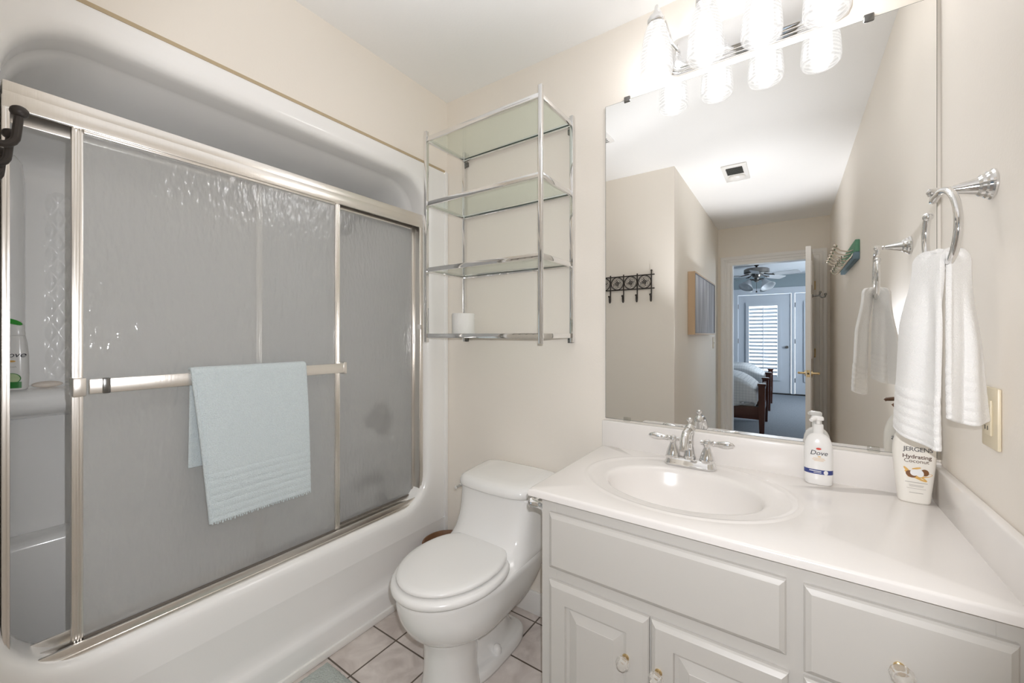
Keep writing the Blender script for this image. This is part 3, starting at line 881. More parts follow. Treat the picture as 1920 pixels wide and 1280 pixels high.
def slab_front(name, x0, x1, z0, z1, raised=False):
    m_ = MB()
    y = VYF-0.0015; d = 0.018
    def ring(g, yy): return [(x0+g, yy, z0+g), (x1-g, yy, z0+g), (x1-g, yy, z1-g), (x0+g, yy, z1-g)]
    rs = [ring(0, y), ring(0, y-d+0.010), ring(0.003, y-d+0.006), ring(0.010, y-d+0.0015), ring(0.012, y-d)]
    if raised:
        rs += [ring(0.052, y-d), ring(0.054, y-d+0.008), ring(0.062, y-d+0.009), ring(0.085, y-d+0.002), ring(0.086, y-d+0.001)]
    m_.loft(rs)
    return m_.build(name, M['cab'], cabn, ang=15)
slab_front('false_drawer_front', -0.550, -0.006, 0.592, 0.744)
d1 = slab_front('door', -0.550, -0.2775, 0.115, 0.558, True)
d2 = slab_front('door', -0.2725, -0.002, 0.115, 0.558, True)
d3 = slab_front('drawer', 0.022, 0.299, 0.573, 0.744)
d4 = slab_front('drawer', 0.022, 0.299, 0.385, 0.562)
def knob(par, x, z, r=0.0165):
    y = VYF-0.0195
    k = MB(); k.lathe([(0.0085, 0.0), (0.0085, 0.003), (0.005, 0.005), (0.005, 0.012)], c=(x, y, z), axis='-Y', seg=20)
    k.build('knob_base', M['brass'], par)
    k = MB(); k.lathe([(0.006, 0.010), (0.011, 0.013), (r, 0.021), (r*0.98, 0.026), (r*0.72, 0.034), (0.0, 0.036)], c=(x, y, z), axis='-Y', seg=10)
    k.build('knob', M['crystal'], par, smooth=False)
knob(d1, -0.331, 0.446); knob(d2, -0.253, 0.446); knob(d3, 0.158, 0.652, 0.018); knob(d4, 0.158, 0.472, 0.018)

# cultured marble top with an integral oval basin
top = thing('sink_counter', 'white cultured marble vanity top with integral oval sink and splashes', 'countertop', (-0.14, 1.25, 0.78))
SX, SY = -0.262, 1.232
X0, X1, Y0, Y1, ZT = -0.612, 0.3285, 0.965, 1.5285, 0.800
angs = [2*PI*i/112 for i in range(112)]
for cxn, cyn in ((X0, Y0), (X1, Y0), (X1, Y1), (X0, Y1)):
    angs.append(math.atan2(cyn-SY, cxn-SX) % (2*PI))
angs = sorted(angs)
def rect_pt(a, g=0.0):
    dx, dy = math.cos(a), math.sin(a)
    s_ = 1e9
    if dx > 1e-9: s_ = min(s_, (X1-g-SX)/dx)
    if dx < -1e-9: s_ = min(s_, (X0+g-SX)/dx)
    if dy > 1e-9: s_ = min(s_, (Y1-SY)/dy)
    if dy < -1e-9: s_ = min(s_, (Y0+g-SY)/dy)
    return (SX+dx*s_, SY+dy*s_)
def oval(a, ra, rb, oy=0.0):
    k = 1/math.sqrt((math.cos(a)/ra)**2 + (math.sin(a)/rb)**2)
    return (SX+k*math.cos(a), SY+oy+k*math.sin(a))
rs = []
rs.append([(*rect_pt(a, 0.0), ZT-0.020) for a in angs])
rs.append([(*rect_pt(a, 0.0), ZT-0.006) for a in angs])
rs.append([(*rect_pt(a, 0.002), ZT-0.0015) for a in angs])
rs.append([(*rect_pt(a, 0.006), ZT) for a in angs])
for ra, rb, oy, z in ((0.292, 0.242, 0.025, ZT), (0.289, 0.239, 0.025, ZT), (0.283, 0.233, 0.025, ZT+0.0018), (0.277, 0.227, 0.025, ZT+0.0016), (0.270, 0.220, 0.024, ZT-0.0012), (0.262, 0.212, 0.022, ZT-0.0018), (0.225, 0.175, 0.005, ZT-0.0022), (0.214, 0.164, 0.0, ZT-0.0035), (0.207, 0.158, 0.0, ZT-0.009), (0.203, 0.154, 0.0, ZT-0.018), (0.195, 0.146, 0.0, ZT-0.045), (0.178, 0.130, 0.0, ZT-0.080), (0.145, 0.102, 0.0, ZT-0.112), (0.09, 0.06, 0.0, ZT-0.130), (0.03, 0.025, 0.0, ZT-0.136)):
    rs.append([(*oval(a, ra, rb, oy), z) for a in angs])
mb_ = MB(); mb_.loft(rs, True, False, True)
mb_.build('counter', M['marble'], top, ang=60)
bx('underlip', M['marble'], (X0+0.012, X1, Y0+0.010, Y0+0.03, 0.779, 0.786), top, bev=0.002)
bx('back_splash', M['marble'], (-0.612, X1, YB-0.021, YB-0.0015, ZT-0.0045, 0.898), top, bev=0.004, ang=60)
bx('side_splash', M['marble'], (XR-0.021, XR-0.0015, 0.966, YB-0.021, ZT-0.0045, 0.894), top, bev=0.004, ang=60)

# faucet
FXc, FYc = -0.275, 1.440
fa = thing('faucet', 'chrome two-handle centerset faucet with porcelain-style levers at the back of the sink', 'faucet', (FXc, FYc, ZT))
fa['label'] = 'chrome two-handle faucet with teardrop levers behind the oval sink'
def stad(z, g):
    pts = []
    hw, r = 0.053, 0.026
    for cx_, a0 in ((hw, -90), (-hw, 90)):
        for i in range(13):
            a = math.radians(a0+180*i/12)
            pts.append((FXc+cx_+(r+g)*math.cos(a), FYc+(r+g)*math.sin(a), z))
    return pts
mb_ = MB(); mb_.loft([stad(z, g) for z, g in ((ZT-0.001, 0.0), (ZT+0.004, 0.0015), (ZT+0.008, -0.001), (ZT+0.018, -0.004), (ZT+0.022, -0.007), (ZT+0.024, -0.012))])
mb_.build('base_plate', M['chrome'], fa, ang=40)
mb_ = MB()
mb_.lathe([(0.019, 0.022), (0.0195, 0.028), (0.016, 0.045), (0.0125, 0.068), (0.0135, 0.072), (0.0125, 0.078), (0.0115, 0.090), (0.013, 0.100), (0.0165, 0.112), (0.017, 0.122), (0.014, 0.131), (0.008, 0.137), (0.0045, 0.140), (0.0045, 0.144), (0.0085, 0.149), (0.0095, 0.153), (0.006, 0.158), (0.0, 0.160)], c=(FXc, FYc, ZT), seg=28)
mb_.build('spout_column', M['chrome'], fa, ang=50)
pts = [(FXc, FYc, ZT+0.112), (FXc, FYc-0.020, ZT+0.119), (FXc, FYc-0.042, ZT+0.122), (FXc, FYc-0.064, ZT+0.116), (FXc, FYc-0.082, ZT+0.102), (FXc, FYc-0.091, ZT+0.085), (FXc, FYc-0.093, ZT+0.074)]
mb_ = MB(); mb_.tube(pts, [0.013, 0.0125, 0.0125, 0.0125, 0.013, 0.0135, 0.0150], 18)
mb_.build('spout', M['chrome'], fa, ang=60)
for s_ in (-1, 1):
    hx = FXc + s_*0.053
    mb_ = MB(); mb_.lathe([(0.0225, 0.020), (0.0240, 0.025), (0.0220, 0.034), (0.0165, 0.052), (0.0105, 0.066), (0.0095, 0.072), (0.0118, 0.076), (0.0128, 0.083), (0.0095, 0.091), (0.0, 0.094)], c=(hx, FYc, ZT), seg=24)
    hb = mb_.build('handle', M['chrome'], fa, ang=50)
    z_ = ZT+0.083
    mb_ = MB(); mb_.tube([(hx+s_*d, FYc-0.10*d, z_+dz) for d, dz in ((-0.022, 0.0), (-0.019, 0.0), (-0.008, 0.0), (0.0, 0.001), (0.014, 0.001), (0.018, 0.001), (0.024, 0.001), (0.034, 0.002), (0.048, 0.003), (0.062, 0.004), (0.074, 0.004), (0.080, 0.004))],
                         [0.001, 0.0065, 0.005, 0.006, 0.0052, 0.0088, 0.0058, 0.0086, 0.0110, 0.0105, 0.0065, 0.001], 14)
    mb_.build('lever', M['chrome'], hb, ang=60)

# hand soap pump bottle
DB = (0.068, 1.481, ZT+0.0002)
dv = thing('soap_pump_bottle', 'white hand soap pump bottle with a navy stripe standing by the back splash', 'soap dispenser', DB)
m_ = MB(); bottle_body(m_, DB, [(0.030, 0.020, 0), (0.0335, 0.0225, 0.004), (0.0345, 0.0235, 0.02), (0.0345, 0.0235, 0.085), (0.0340, 0.0230, 0.105), (0.0315, 0.0215, 0.122), (0.026, 0.0185, 0.136), (0.018, 0.0145, 0.144), (0.0125, 0.0125, 0.147), (0.0115, 0.0115, 0.150)], None, e=0.82)
m_.build('body', M['bottle_white'], dv, ang=60)
MB().lathe([(0.0125, 0.148), (0.0128, 0.150), (0.0125, 0.172), (0.0105, 0.174), (0.005, 0.1745), (0.005, 0.186)], c=DB, seg=24).build('collar', M['bottle_white'], dv)
m_ = MB(); m_.lathe([(0.009, 0.184), (0.0115, 0.186), (0.0115, 0.193), (0.009, 0.1965), (0.0, 0.1975)], c=(DB[0]-0.002, DB[1], DB[2]), seg=20, sx=1.35)
m_.tube([(DB[0], DB[1]+0.001, DB[2]+0.190), (DB[0]-0.012, DB[1]-0.014, DB[2]+0.190), (DB[0]-0.018, DB[1]-0.022, DB[2]+0.186)], [0.007, 0.006, 0.005], 10)
m_.build('pump_head', M['bottle_white'], dv, ang=50)
def fd(u, v, d=0.0006):
    uu = max(-0.98, min(0.98, u/0.0345))
    return (DB[0]+u, DB[1]-(0.0235*(1-abs(uu)**2.44)**(1/2.44)+d), DB[2]+v)
put_text(MB(), 'Dove', 0.0185, fd, 0.0, 0.0935, shear=0.22).build('brand_lettering', M['ink'], dv, smooth=False)
fanfill(MB(), ell(0.0, 0.106, 0.0062, 0.0030), fd).build('red_badge', M['inkred'], dv, smooth=False)
m_ = MB(); fanfill(m_, ell(0.0015, 0.0835, 0.0042, 0.0013, 16), fd)
for k, w in ((0.078, 0.013), (0.0745, 0.015), (0.071, 0.011)): strip(m_, -w, w, k, k+0.0009, fd, 12)
m_.build('small_lettering', M['inkgold'], dv, smooth=False)
m_ = MB(); strip(m_, -0.0338, 0.0338, 0.033, 0.0455, lambda u, v: fd(u, v, 0.0005), 40)
m_.build('navy_band', M['inkblue'], dv, smooth=False)
m_ = MB(); strip(m_, -0.022, 0.006, 0.0405, 0.0425, lambda u, v: fd(u, v, 0.001), 20); strip(m_, -0.012, 0.006, 0.0365, 0.0378, lambda u, v: fd(u, v, 0.001), 12)
fanfill(m_, ell(0.0165, 0.039, 0.0052, 0.0062), lambda u, v: fd(u, v, 0.001))
m_.build('band_lettering', M['inkwhite'], dv, smooth=False)

# lotion bottle
JB = (0.266, 1.462, ZT+0.0002)
jg = thing('lotion_bottle', 'cream lotion bottle with a coconut picture and brown pump in the counter corner', 'lotion bottle', JB)
jprof = [(0.028, 0.016, 0), (0.0310, 0.0185, 0.004), (0.0325, 0.0195, 0.02), (0.0365, 0.021, 0.06), (0.0400, 0.022, 0.10), (0.0412, 0.022, 0.130), (0.0395, 0.0215, 0.155), (0.0335, 0.020, 0.180), (0.0250, 0.0175, 0.198), (0.0165, 0.0150, 0.208), (0.0145, 0.0140, 0.212)]
m_ = MB(); bottle_body(m_, JB, smooth_sections(jprof, 3), None, e=0.72)
m_.build('body', M['bottle_cream'], jg, ang=60)
MB().lathe([(0.0155, 0.210), (0.0158, 0.212), (0.0155, 0.226), (0.012, 0.229), (0.006, 0.230), (0.006, 0.244)], c=JB, seg=24).build('collar', M['brownplastic'], jg)
m_ = MB(); m_.lathe([(0.010, 0.242), (0.0125, 0.244), (0.0125, 0.250), (0.009, 0.2535), (0.0, 0.2545)], c=JB, seg=20)
m_.tube([(JB[0]+0.004, JB[1], JB[2]+0.249), (JB[0]-0.020, JB[1]+0.004, JB[2]+0.250), (JB[0]-0.036, JB[1]+0.006, JB[2]+0.248), (JB[0]-0.040, JB[1]+0.0065, JB[2]+0.245)], [0.007, 0.006, 0.005, 0.004], 10)
m_.build('pump_head', M['brownplastic'], jg, ang=50)
def jw(v):
    p = jprof
    for (a, b, z), (a2, b2, z2) in zip(p, p[1:]):
        if z <= v <= z2:
            k = (v-z)/(z2-z) if z2 > z else 0
            return a+(a2-a)*k, b+(b2-b)*k
    return p[0][0], p[0][1]
def fj(u, v, d=0.0006, s_=-1):
    a, b = jw(v)
    uu = max(-0.98, min(0.98, u/a))
    return (JB[0]-s_*u, JB[1]+s_*(b*(1-abs(uu)**2.78)**(1/2.78)+d), JB[2]+v)
put_text(MB(), 'JERGENS', 0.0155, lambda u, v: fj(u, v), 0.0045, 0.140, space=0.92).build('brand_lettering', M['ink'], jg, smooth=False)
put_text(MB(), 'JERGENS', 0.0155, lambda u, v: fj(u, v, 0.0006, 1), 0.0, 0.140, space=0.92).build('back_lettering', M['ink'], jg, smooth=False)
put_text(MB(), 'Hydrating', 0.0138, fj, 0.002, 0.121, bold=0.0002).build('variant_lettering', M['inkbrown'], jg, smooth=False)
put_text(MB(), 'Coconut', 0.0132, fj, 0.001, 0.110).build('scent_lettering', M['inkbrown'], jg, smooth=False)
m_ = MB()
for k in (-1, 1): fanfill(m_, ell(0.004+k*0.004, 0.073+0.001*k, 0.024, 0.0055, 24, -0.5 if k < 0 else 0.18), fj)
fanfill(m_, ell(-0.016, 0.085, 0.011, 0.003, 20, -0.9), fj); fanfill(m_, ell(0.001, 0.092, 0.009, 0.0022, 18, 0.3), fj)
m_.build('milk_splash', M['inkgold'], jg, smooth=False)
m_ = MB(); fanfill(m_, ell(-0.009, 0.076, 0.0105, 0.0085, 24, -0.5), lambda u, v: fj(u, v, 0.0009)); fanfill(m_, ell(0.0165, 0.083, 0.0078, 0.0085, 24, 0.3), lambda u, v: fj(u, v, 0.0009))
m_.build('coconut_shell', M['inkcoco'], jg, smooth=False)
m_ = MB(); fanfill(m_, ell(-0.003, 0.081, 0.0078, 0.0085, 24, -0.3), lambda u, v: fj(u, v, 0.0012)); fanfill(m_, ell(0.007, 0.080, 0.0075, 0.0095, 24, 0.2), lambda u, v: fj(u, v, 0.0012))
m_.build('coconut_flesh', M['inkwhite'], jg, smooth=False)
m_ = MB()
for vv, w, h_ in ((0.0545, 0.021, 0.0014), (0.0475, 0.014, 0.0011), (0.0445, 0.013, 0.0011), (0.039, 0.018, 0.0008), (0.0275, 0.013, 0.0013)): strip(m_, -w+0.001, w+0.001, vv, vv+h_, fj, 16)
m_.build('small_lettering', M['inkgrey'], jg, smooth=False)

# toilet paper holder on the side of the vanity
th = thing('toilet_paper_holder', 'chrome toilet paper holder post on the vanity side by the toilet tank', 'toilet paper holder', (VX0, 1.02, 0.735))
MB().lathe([(0.026, 0.0), (0.026, 0.004), (0.020, 0.010), (0.013, 0.016), (0.010, 0.030), (0.012, 0.050), (0.015, 0.056), (0.012, 0.062), (0.0, 0.066)], c=(VX0, 1.02, 0.735), axis='-X', seg=24).build('post', M['chrome'], th, ang=50)
MB().tube([(VX0-0.052, 1.02, 0.735), (VX0-0.052, 1.045, 0.732), (VX0-0.052, 1.075, 0.732)], [0.008, 0.007, 0.009], 14).build('roller_arm', M['chrome'], th)

# ------------------------------------------------------------------ mirror
mi = thing('wall_mirror', 'large frameless wall mirror over the vanity top', 'mirror', (-0.14, YB, 0.907))
MX0, MX1, MZ0, MZ1 = -0.602, 0.322, 0.9065, 2.138
b_ = MB(); b_.poly([(MX0+0.001, YB-0.0065, MZ0+0.001), (MX1-0.001, YB-0.0065, MZ0+0.001), (MX1-0.001, YB-0.0065, MZ1-0.001), (MX0+0.001, YB-0.0065, MZ1-0.001)])
b_.build('silvered_face', M['mirror'], mi, smooth=False)
bx('edge', M['glassedge'], (MX0, MX1, YB-0.0062, YB-0.0005, MZ0, MZ1), mi)
for x_, z_ in ((-0.515, MZ1), (0.185, MZ1)):
    MB().box(x_-0.012, x_+0.012, YB-0.011, YB-0.002, z_-0.010, z_+0.012, bev=0.003).build('clip', M['chrome_dark'], mi)
for x_ in (-0.515, 0.195):
    MB().box(x_-0.014, x_+0.014, YB-0.012, YB-0.0067, MZ0-0.004, MZ0+0.012, bev=0.003).build('clip', M['clip'], mi)

# ------------------------------------------------------------------ vanity light
vl = thing('vanity_light', 'four-lamp chrome bath light bar with lit glass shades above the mirror', 'wall light', (-0.12, YB, 2.23))
bp_ = MB()
def plate(g, y):
    x0, x1, z0, z1, c_ = -0.362+g, 0.148-g, 2.164+g, 2.296-g, 0.030
    return [(x0+c_, y, z0), (x1-c_, y, z0), (x1-0.008, y, z0+0.010), (x1, y, z0+c_), (x1, y, z1-c_), (x1-0.008, y, z1-0.010), (x1-c_, y, z1), (x0+c_, y, z1), (x0+0.008, y, z1-0.010), (x0, y, z1-c_), (x0, y, z0+c_), (x0+0.008, y, z0+0.010)]
bp_.loft([plate(g, y) for g, y in ((0, YB-0.0005), (0, YB-0.006), (0.004, YB-0.009), (0.006, YB-0.0095), (0.0065, YB-0.014), (0.012, YB-0.018), (0.014, YB-0.0185), (0.0145, YB-0.023), (0.022, YB-0.027), (0.030, YB-0.028))])
bp_.build('back_plate', M['chrome'], vl, ang=25)
LY = 1.402
for i, lx in enumerate((-0.374, -0.222, -0.070, 0.082)):
    px_ = max(-0.33, min(0.12, lx))
    a_ = MB(); a_.tube([(px_, YB-0.026, 2.245), (px_+(lx-px_)*0.3, YB-0.050, 2.262), (px_+(lx-px_)*0.6, YB-0.080, 2.318), (lx, LY+0.022, 2.352), (lx, LY+0.006, 2.352), (lx, LY, 2.338), (lx, LY, 2.318)], 0.0065, 12)
    a_.build('arm', M['chrome'], vl, ang=60)
    MB().lathe([(0.0, 2.330), (0.010, 2.329), (0.012, 2.322), (0.022, 2.314), (0.024, 2.306), (0.0285, 2.303), (0.0285, 2.288), (0.027, 2.286), (0.0, 2.286)], c=(lx, LY, 0), seg=28).build('holder', M['chrome'], vl, ang=40)
    sm = MB(); sm.lathe([(0.0265, 2.285), (0.031, 2.276), (0.0375, 2.255), (0.0435, 2.225), (0.0485, 2.19), (0.0515, 2.155), (0.0525, 2.130), (0.0505, 2.118), (0.046, 2.112)], c=(lx, LY, 0), seg=32, cap0=False, cap1=False)
    so = sm.build('shade', M['shade'], vl, ang=180, solid=0.004)
    MB().lathe([(0.012, 2.286), (0.013, 2.268), (0.020, 2.242)], c=(lx, LY, 0), seg=20).build('bulb_base', M['whiteplastic'], so)
    MB().lathe([(0.020, 2.2415), (0.0275, 2.215), (0.0285, 2.195), (0.022, 2.174), (0.010, 2.165), (0.0, 2.163)], c=(lx, LY, 0), seg=14).build('bulb', M['bulb'], so, ang=180)

# ------------------------------------------------------------------ chrome etagere over the toilet
RX0, RX1, RY0, RY1 = -1.337, -0.745, 1.262, 1.516
rk = thing('wall_rack', 'chrome wall rack with four glass shelves above the toilet', 'shelf', (-1.04, YB, 1.20))
q_ = 0.0075
for x_ in (RX0, RX1):
    for y_ in (RY0, RY1):
        MB().box(x_-q_, x_+q_, y_-q_, y_+q_, 1.203, 2.143, bev=0.0012).build('post', M['chrome'], rk)
for z_ in (2.107, 1.818, 1.524, 1.231):
    for y_ in (RY0, RY1):
        MB().box(RX0+q_, RX1-q_, y_-0.005, y_+0.005, z_-0.0095, z_+0.0095, bev=0.001).build('rail', M['chrome'], rk)
    for x_ in (RX0, RX1):
        MB().box(x_-0.005, x_+0.005, RY0+q_, RY1-q_, z_-0.0095, z_+0.0095, bev=0.001).build('rail', M['chrome'], rk)
    g_ = MB().box(RX0+0.007, RX1-0.007, RY0+0.007, RY1-0.007, z_-0.003, z_+0.002).build('glass_shelf', M['glass'], rk, smooth=False)
    bx('polished_edge', M['glassedge'], (RX0+0.007, RX1-0.007, RY1-0.0068, RY1-0.0056, z_-0.003, z_+0.002), g_)
for x_ in (RX0, RX1):
    for z_ in (2.085, 1.215):
        MB().box(x_-0.004 if x_ == RX0 else x_-0.020, x_+0.020 if x_ == RX0 else x_+0.004, YB-0.014, YB-0.001, z_-0.014, z_+0.008, bev=0.001).build('bracket', M['chrome_dark'], rk)
tp = thing('toilet_paper_roll', 'white roll of toilet paper standing on the lowest glass shelf', 'toilet paper', (-1.245, 1.405, 1.2331))
MB().lathe([(0.020, 0.0), (0.050, 0.0), (0.0525, 0.003), (0.0525, 0.097), (0.050, 0.100), (0.020, 0.100)], c=(-1.245, 1.405, 1.2333), seg=40, cap0=False, cap1=False).build('paper', M['paper'], tp)
MB().lathe([(0.0195, 0.0), (0.0195, 0.100)], c=(-1.245, 1.405, 1.2333), seg=28, cap0=False, cap1=False).build('core', M['cardboard'], tp, solid=0.001)

# ------------------------------------------------------------------ towel ring and hand towel, outlet
AY, AZ = 1.194, 1.533
tr_ = thing('towel_ring', 'chrome open towel ring on the right wall beside the mirror', 'towel ring', (XR, AY, AZ))
MB().lathe([(0.030, 0.0), (0.030, 0.003), (0.027, 0.006), (0.026, 0.010), (0.0225, 0.013), (0.021, 0.018), (0.0165, 0.022), (0.0150, 0.028), (0.0120, 0.040), (0.0085, 0.054), (0.006, 0.064), (0.0075, 0.067), (0.0060, 0.071), (0.0075, 0.076), (0.0095, 0.082), (0.0085, 0.090), (0.0, 0.094)], c=(XR-0.0005, AY, AZ), axis='-X', seg=32).build('mount', M['chrome'], tr_, ang=30)
RC = (1.155, 1.443); RR = 0.079; RXp = XR-0.081
pts = arc(RC, RR, 62, -215, 54, 'YZ', RXp)
# open ring: from the arm over the near side, under, and up the far side
pts = []
for i in range(55):
    a = math.radians(118 - 333*i/54)
    pts.append((RXp, RC[0]-RR*math.cos(a)*-1 if False else RC[0]+RR*math.cos(a), RC[1]+RR*math.sin(a)))
# mirror so that the gap faces the far side
pts = [(p[0], p[1], p[2]) for p in pts]
m_ = MB(); m_.tube([(RXp, AY, AZ-0.004)] + [(p[0]+0.077*(p[1]-RC[0]), 2*RC[0]-p[1], p[2]) for p in pts], 0.0065, 14)
e_ = pts[-1]
m_.sphere((RXp+0.077*(e_[1]-RC[0]), 2*RC[0]-e_[1], e_[2]), 0.0095, 14, 8)
m_.build('ring', M['chrome'], tr_, ang=60)

ht = thing('hand_towel', 'white terry hand towel hanging through the towel ring', 'hand towel', (RXp, 1.12, 1.0))
ZR = RC[1]-RR
def lerp(a, b, k): return a+(b-a)*k
def hand_pt(u, v):
    # over the bottom of the ring: v=0 wall-side hem, v=1 room-side hem
    LA, LB = 0.352, 0.302      # room side, wall side
    R_ = 0.024; al = PI*R_
    s = v*(LA+al+LB) - LB
    w = u-0.5
    ty = RC[0]-0.010 + w*0.075
    tz = ZR + 0.006 + 0.5*(w*0.075)**2/RR
    def ease(k): k = max(0, min(1, k)); return k*k*(3-2*k)
    q0 = (lerp(0.212, 0.243, u), lerp(1.165, 1.112, u))      # room-side shoulder of the fold
    q1 = (lerp(0.250, 0.287, u), lerp(1.112, 1.152, u))      # wall-side shoulder
    if 0 <= s <= al:
        a = s/R_; k = (1-math.cos(a))/2
        return (lerp(q1[0], q0[0], k), lerp(q1[1], q0[1], k) - 0.004*math.sin(u*9)*math.sin(a), tz + (R_+0.006*math.sin(u*PI))*math.sin(a))
    if s < 0:
        dn, hl, sg = -s, LB, 1
        k = ease(dn/0.16); q = dn/hl
        P0, P1 = (0.246, 1.088), (lerp(0.290, 0.317, q), lerp(1.150, 1.168, q))
        x = lerp(q1[0], lerp(P0[0], P1[0], u), k); y = lerp(q1[1], lerp(P0[1], P1[1], u), k)
        y += (0.010*math.sin(u*6.5+0.3) + 0.004*math.sin(u*14+dn*9))*k
        zt = tz - dn - 0.010*u*q
    else:
        dn, hl, sg = s-al, LA, -1
        k = ease(dn/0.14); q = dn/hl
        P0, P1 = (lerp(0.200, 0.186, q), lerp(1.168, 1.172, q)), (lerp(0.243, 0.240, q), lerp(1.092, 1.075, q))
        x = lerp(q0[0], lerp(P0[0], P1[0], u), k); y = lerp(q0[1], lerp(P0[1], P1[1], u), k)
        y += (-0.013*math.sin(u*PI) + 0.006*math.sin(u*12.0+0.8+dn*4))*k
        x += -0.006*math.sin(u*8)*k
        zt = tz - dn + 0.022*(0.5-u)*q
    band = dn-(hl-0.100)
    if band > 0:
        kk = (band/0.0185) % 1.0
        off = 0.0040*math.sin(PI*kk)**0.5
        y -= off; x -= 0.4*off
    return (x, y, zt)
MB().grid(hand_pt, 36, 190).build('cloth', M['towelwhite'], ht, ang=180, solid=0.009, sub=1)

OYc, OZc = 1.190, 1.072
ou = thing('wall_outlet', 'almond outlet plate on the right wall behind the hand towel', 'outlet', (XR, OYc, OZc))
MB().box(XR-0.0065, XR-0.0003, OYc-0.038, OYc+0.038, OZc-0.060, OZc+0.060, bev=0.003).build('cover_plate', M['almond'], ou)
bx('receptacle', M['almond'], (XR-0.010, XR-0.006, OYc-0.017, OYc+0.017, OZc-0.035, OZc+0.035), ou, bev=0.002)
for dz in (-0.02, 0.02):
    for dy in (-0.006, 0.006): bx('slot', M['slot'], (XR-0.0106, XR-0.0098, OYc+dy-0.001, OYc+dy+0.001, OZc+dz-0.004, OZc+dz+0.004), ou)

# ------------------------------------------------------------------ wire hook rack on the front wall
hr = thing('wire_hook_rack', 'dark wire hook rack with circle medallions on the cream wall facing the mirror', 'hook rack', (-1.09, YF, 1.58))
WY = YF+0.010
HX = [-0.836, -0.940, -1.044, -1.148, -1.252, -1.356]
m_ = MB()
for z_ in (1.679, 1.578): m_.tube([(-0.815, WY, z_), (-1.377, WY, z_)], 0.0042, 8)
m_.build('rail', M['iron'], hr)
for i, x_ in enumerate(HX):
    m_ = MB()
    zt = 1.705 if i in (0, 5) else 1.693
    pts = [(x_, WY+0.004, zt), (x_, WY+0.004, 1.51)]
    for k in range(1, 10):
        a = PI*k/9
        pts.append((x_, WY+0.004+0.0125*(1-math.cos(a)), 1.498-0.0165*math.sin(a)))
    pts.append((x_, WY+0.031, 1.522))
    m_.tube(pts, 0.0046, 9)
    m_.sphere((x_, WY+0.0315, 1.529), 0.0090, 14, 8, (1.0, 1.0, 0.85))
    if i in (0, 5): m_.sphere((x_, WY+0.004, 1.708), 0.007, 12, 8)
    m_.build('hook', M['iron'], hr)
for i in range(5):
    xc = (HX[i]+HX[i+1])/2
    m_ = MB(); m_.ring((xc, WY, 1.6285), 0.0475, 0.0035, 'Y', 28, 7)
    for k in range(4):
        a = PI/4 + k*PI/2 + 0.25
        m_.ring((xc+0.021*math.cos(a), WY, 1.6285+0.021*math.sin(a)), 0.0195, 0.0014, 'Y', 18, 6)
        m_.ring((xc+0.021*math.cos(a), WY, 1.6285+0.021*math.sin(a)), 0.0085, 0.0012, 'Y', 12, 6)
    m_.ring((xc, WY, 1.6285), 0.012, 0.0022, 'Y', 14, 6)
    m_.build('medallion', M['iron'], hr)

# ------------------------------------------------------------------ hall: picture, switch, vents, coloured hook board
pc = thing('framed_picture', 'framed grey blue streaked canvas on the left hall wall seen in the mirror', 'picture', (XH, -0.95, 1.237))
PY0, PY1, PZ0, PZ1, PX = -1.47, -0.43, 1.237, 1.745, XH+0.055
f_ = MB()
f_.box(XH+0.001, PX, PY0, PY0+0.012, PZ0, PZ1).box(XH+0.001, PX, PY1-0.012, PY1, PZ0, PZ1).box(XH+0.001, PX, PY0+0.012, PY1-0.012, PZ0, PZ0+0.012).box(XH+0.001, PX, PY0+0.012, PY1-0.012, PZ1-0.012, PZ1)
f_.build('frame', M['framewood'], pc, ang=30)
f_ = MB()
f_.box(PX-0.012, PX+0.0015, PY0+0.0121, PY0+0.018, PZ0+0.0121, PZ1-0.0121).box(PX-0.012, PX+0.0015, PY1-0.018, PY1-0.0121, PZ0+0.0121, PZ1-0.0121)
f_.box(PX-0.012, PX+0.0015, PY0+0.018, PY1-0.018, PZ0+0.0121, PZ0+0.018).box(PX-0.012, PX+0.0015, PY0+0.018, PY1-0.018, PZ1-0.018, PZ1-0.0121)
f_.build('inner_lip', M['framesilver'], pc, ang=30)
bx('canvas', M['canvas'], (PX-0.016, PX-0.004, PY0+0.018, PY1-0.018, PZ0+0.018, PZ1-0.018), pc)
sw = thing('light_switch', 'cream light switch plate low beside the framed picture on the hall wall', 'light switch', (XH, -1.74, 1.15))
MB().box(XH+0.0003, XH+0.006, -1.775, -1.705, 1.09, 1.21, bev=0.002).build('cover_plate', M['almond'], sw)
MB().box(XH+0.006, XH+0.014, -1.745, -1.735, 1.14, 1.16, bev=0.002).build('toggle', M['whiteplastic'], sw)

ev = thing('exhaust_fan', 'square ceiling exhaust fan with dark grille and round lens', 'exhaust fan', (-0.33, -0.345, ZC))
MB().box(-0.412, -0.250, -0.515, -0.178, ZC-0.012, ZC-0.0003, bev=0.005, seg=3).build('cover', M['whiteplastic'], ev)
bx('grille', M['darkvent'], (-0.382, -0.280, -0.335, -0.215, ZC-0.016, ZC-0.0118), ev)
s_ = MB()
for k in range(7): s_.box(-0.384, -0.278, -0.337+k*0.0185, -0.3345+k*0.0185, ZC-0.019, ZC-0.015)
s_.build('grille_bars', M['darkvent'], ev)
MB().lathe([(0.0, 0.0), (0.058, 0.0), (0.058, -0.006), (0.05, -0.016), (0.03, -0.022), (0, -0.024)], c=(-0.331, -0.420, ZC-0.0122), seg=32).build('lens', M['whiteplastic'], ev)
MB().box(-0.385, -0.277, -0.345, -0.3385, ZC-0.020, ZC-0.0118).build('divider', M['whiteplastic'], ev)
rg = thing('air_register', 'white louvred air register on the bathroom ceiling near the tub', 'air vent', (-1.04, 0.71, ZC))
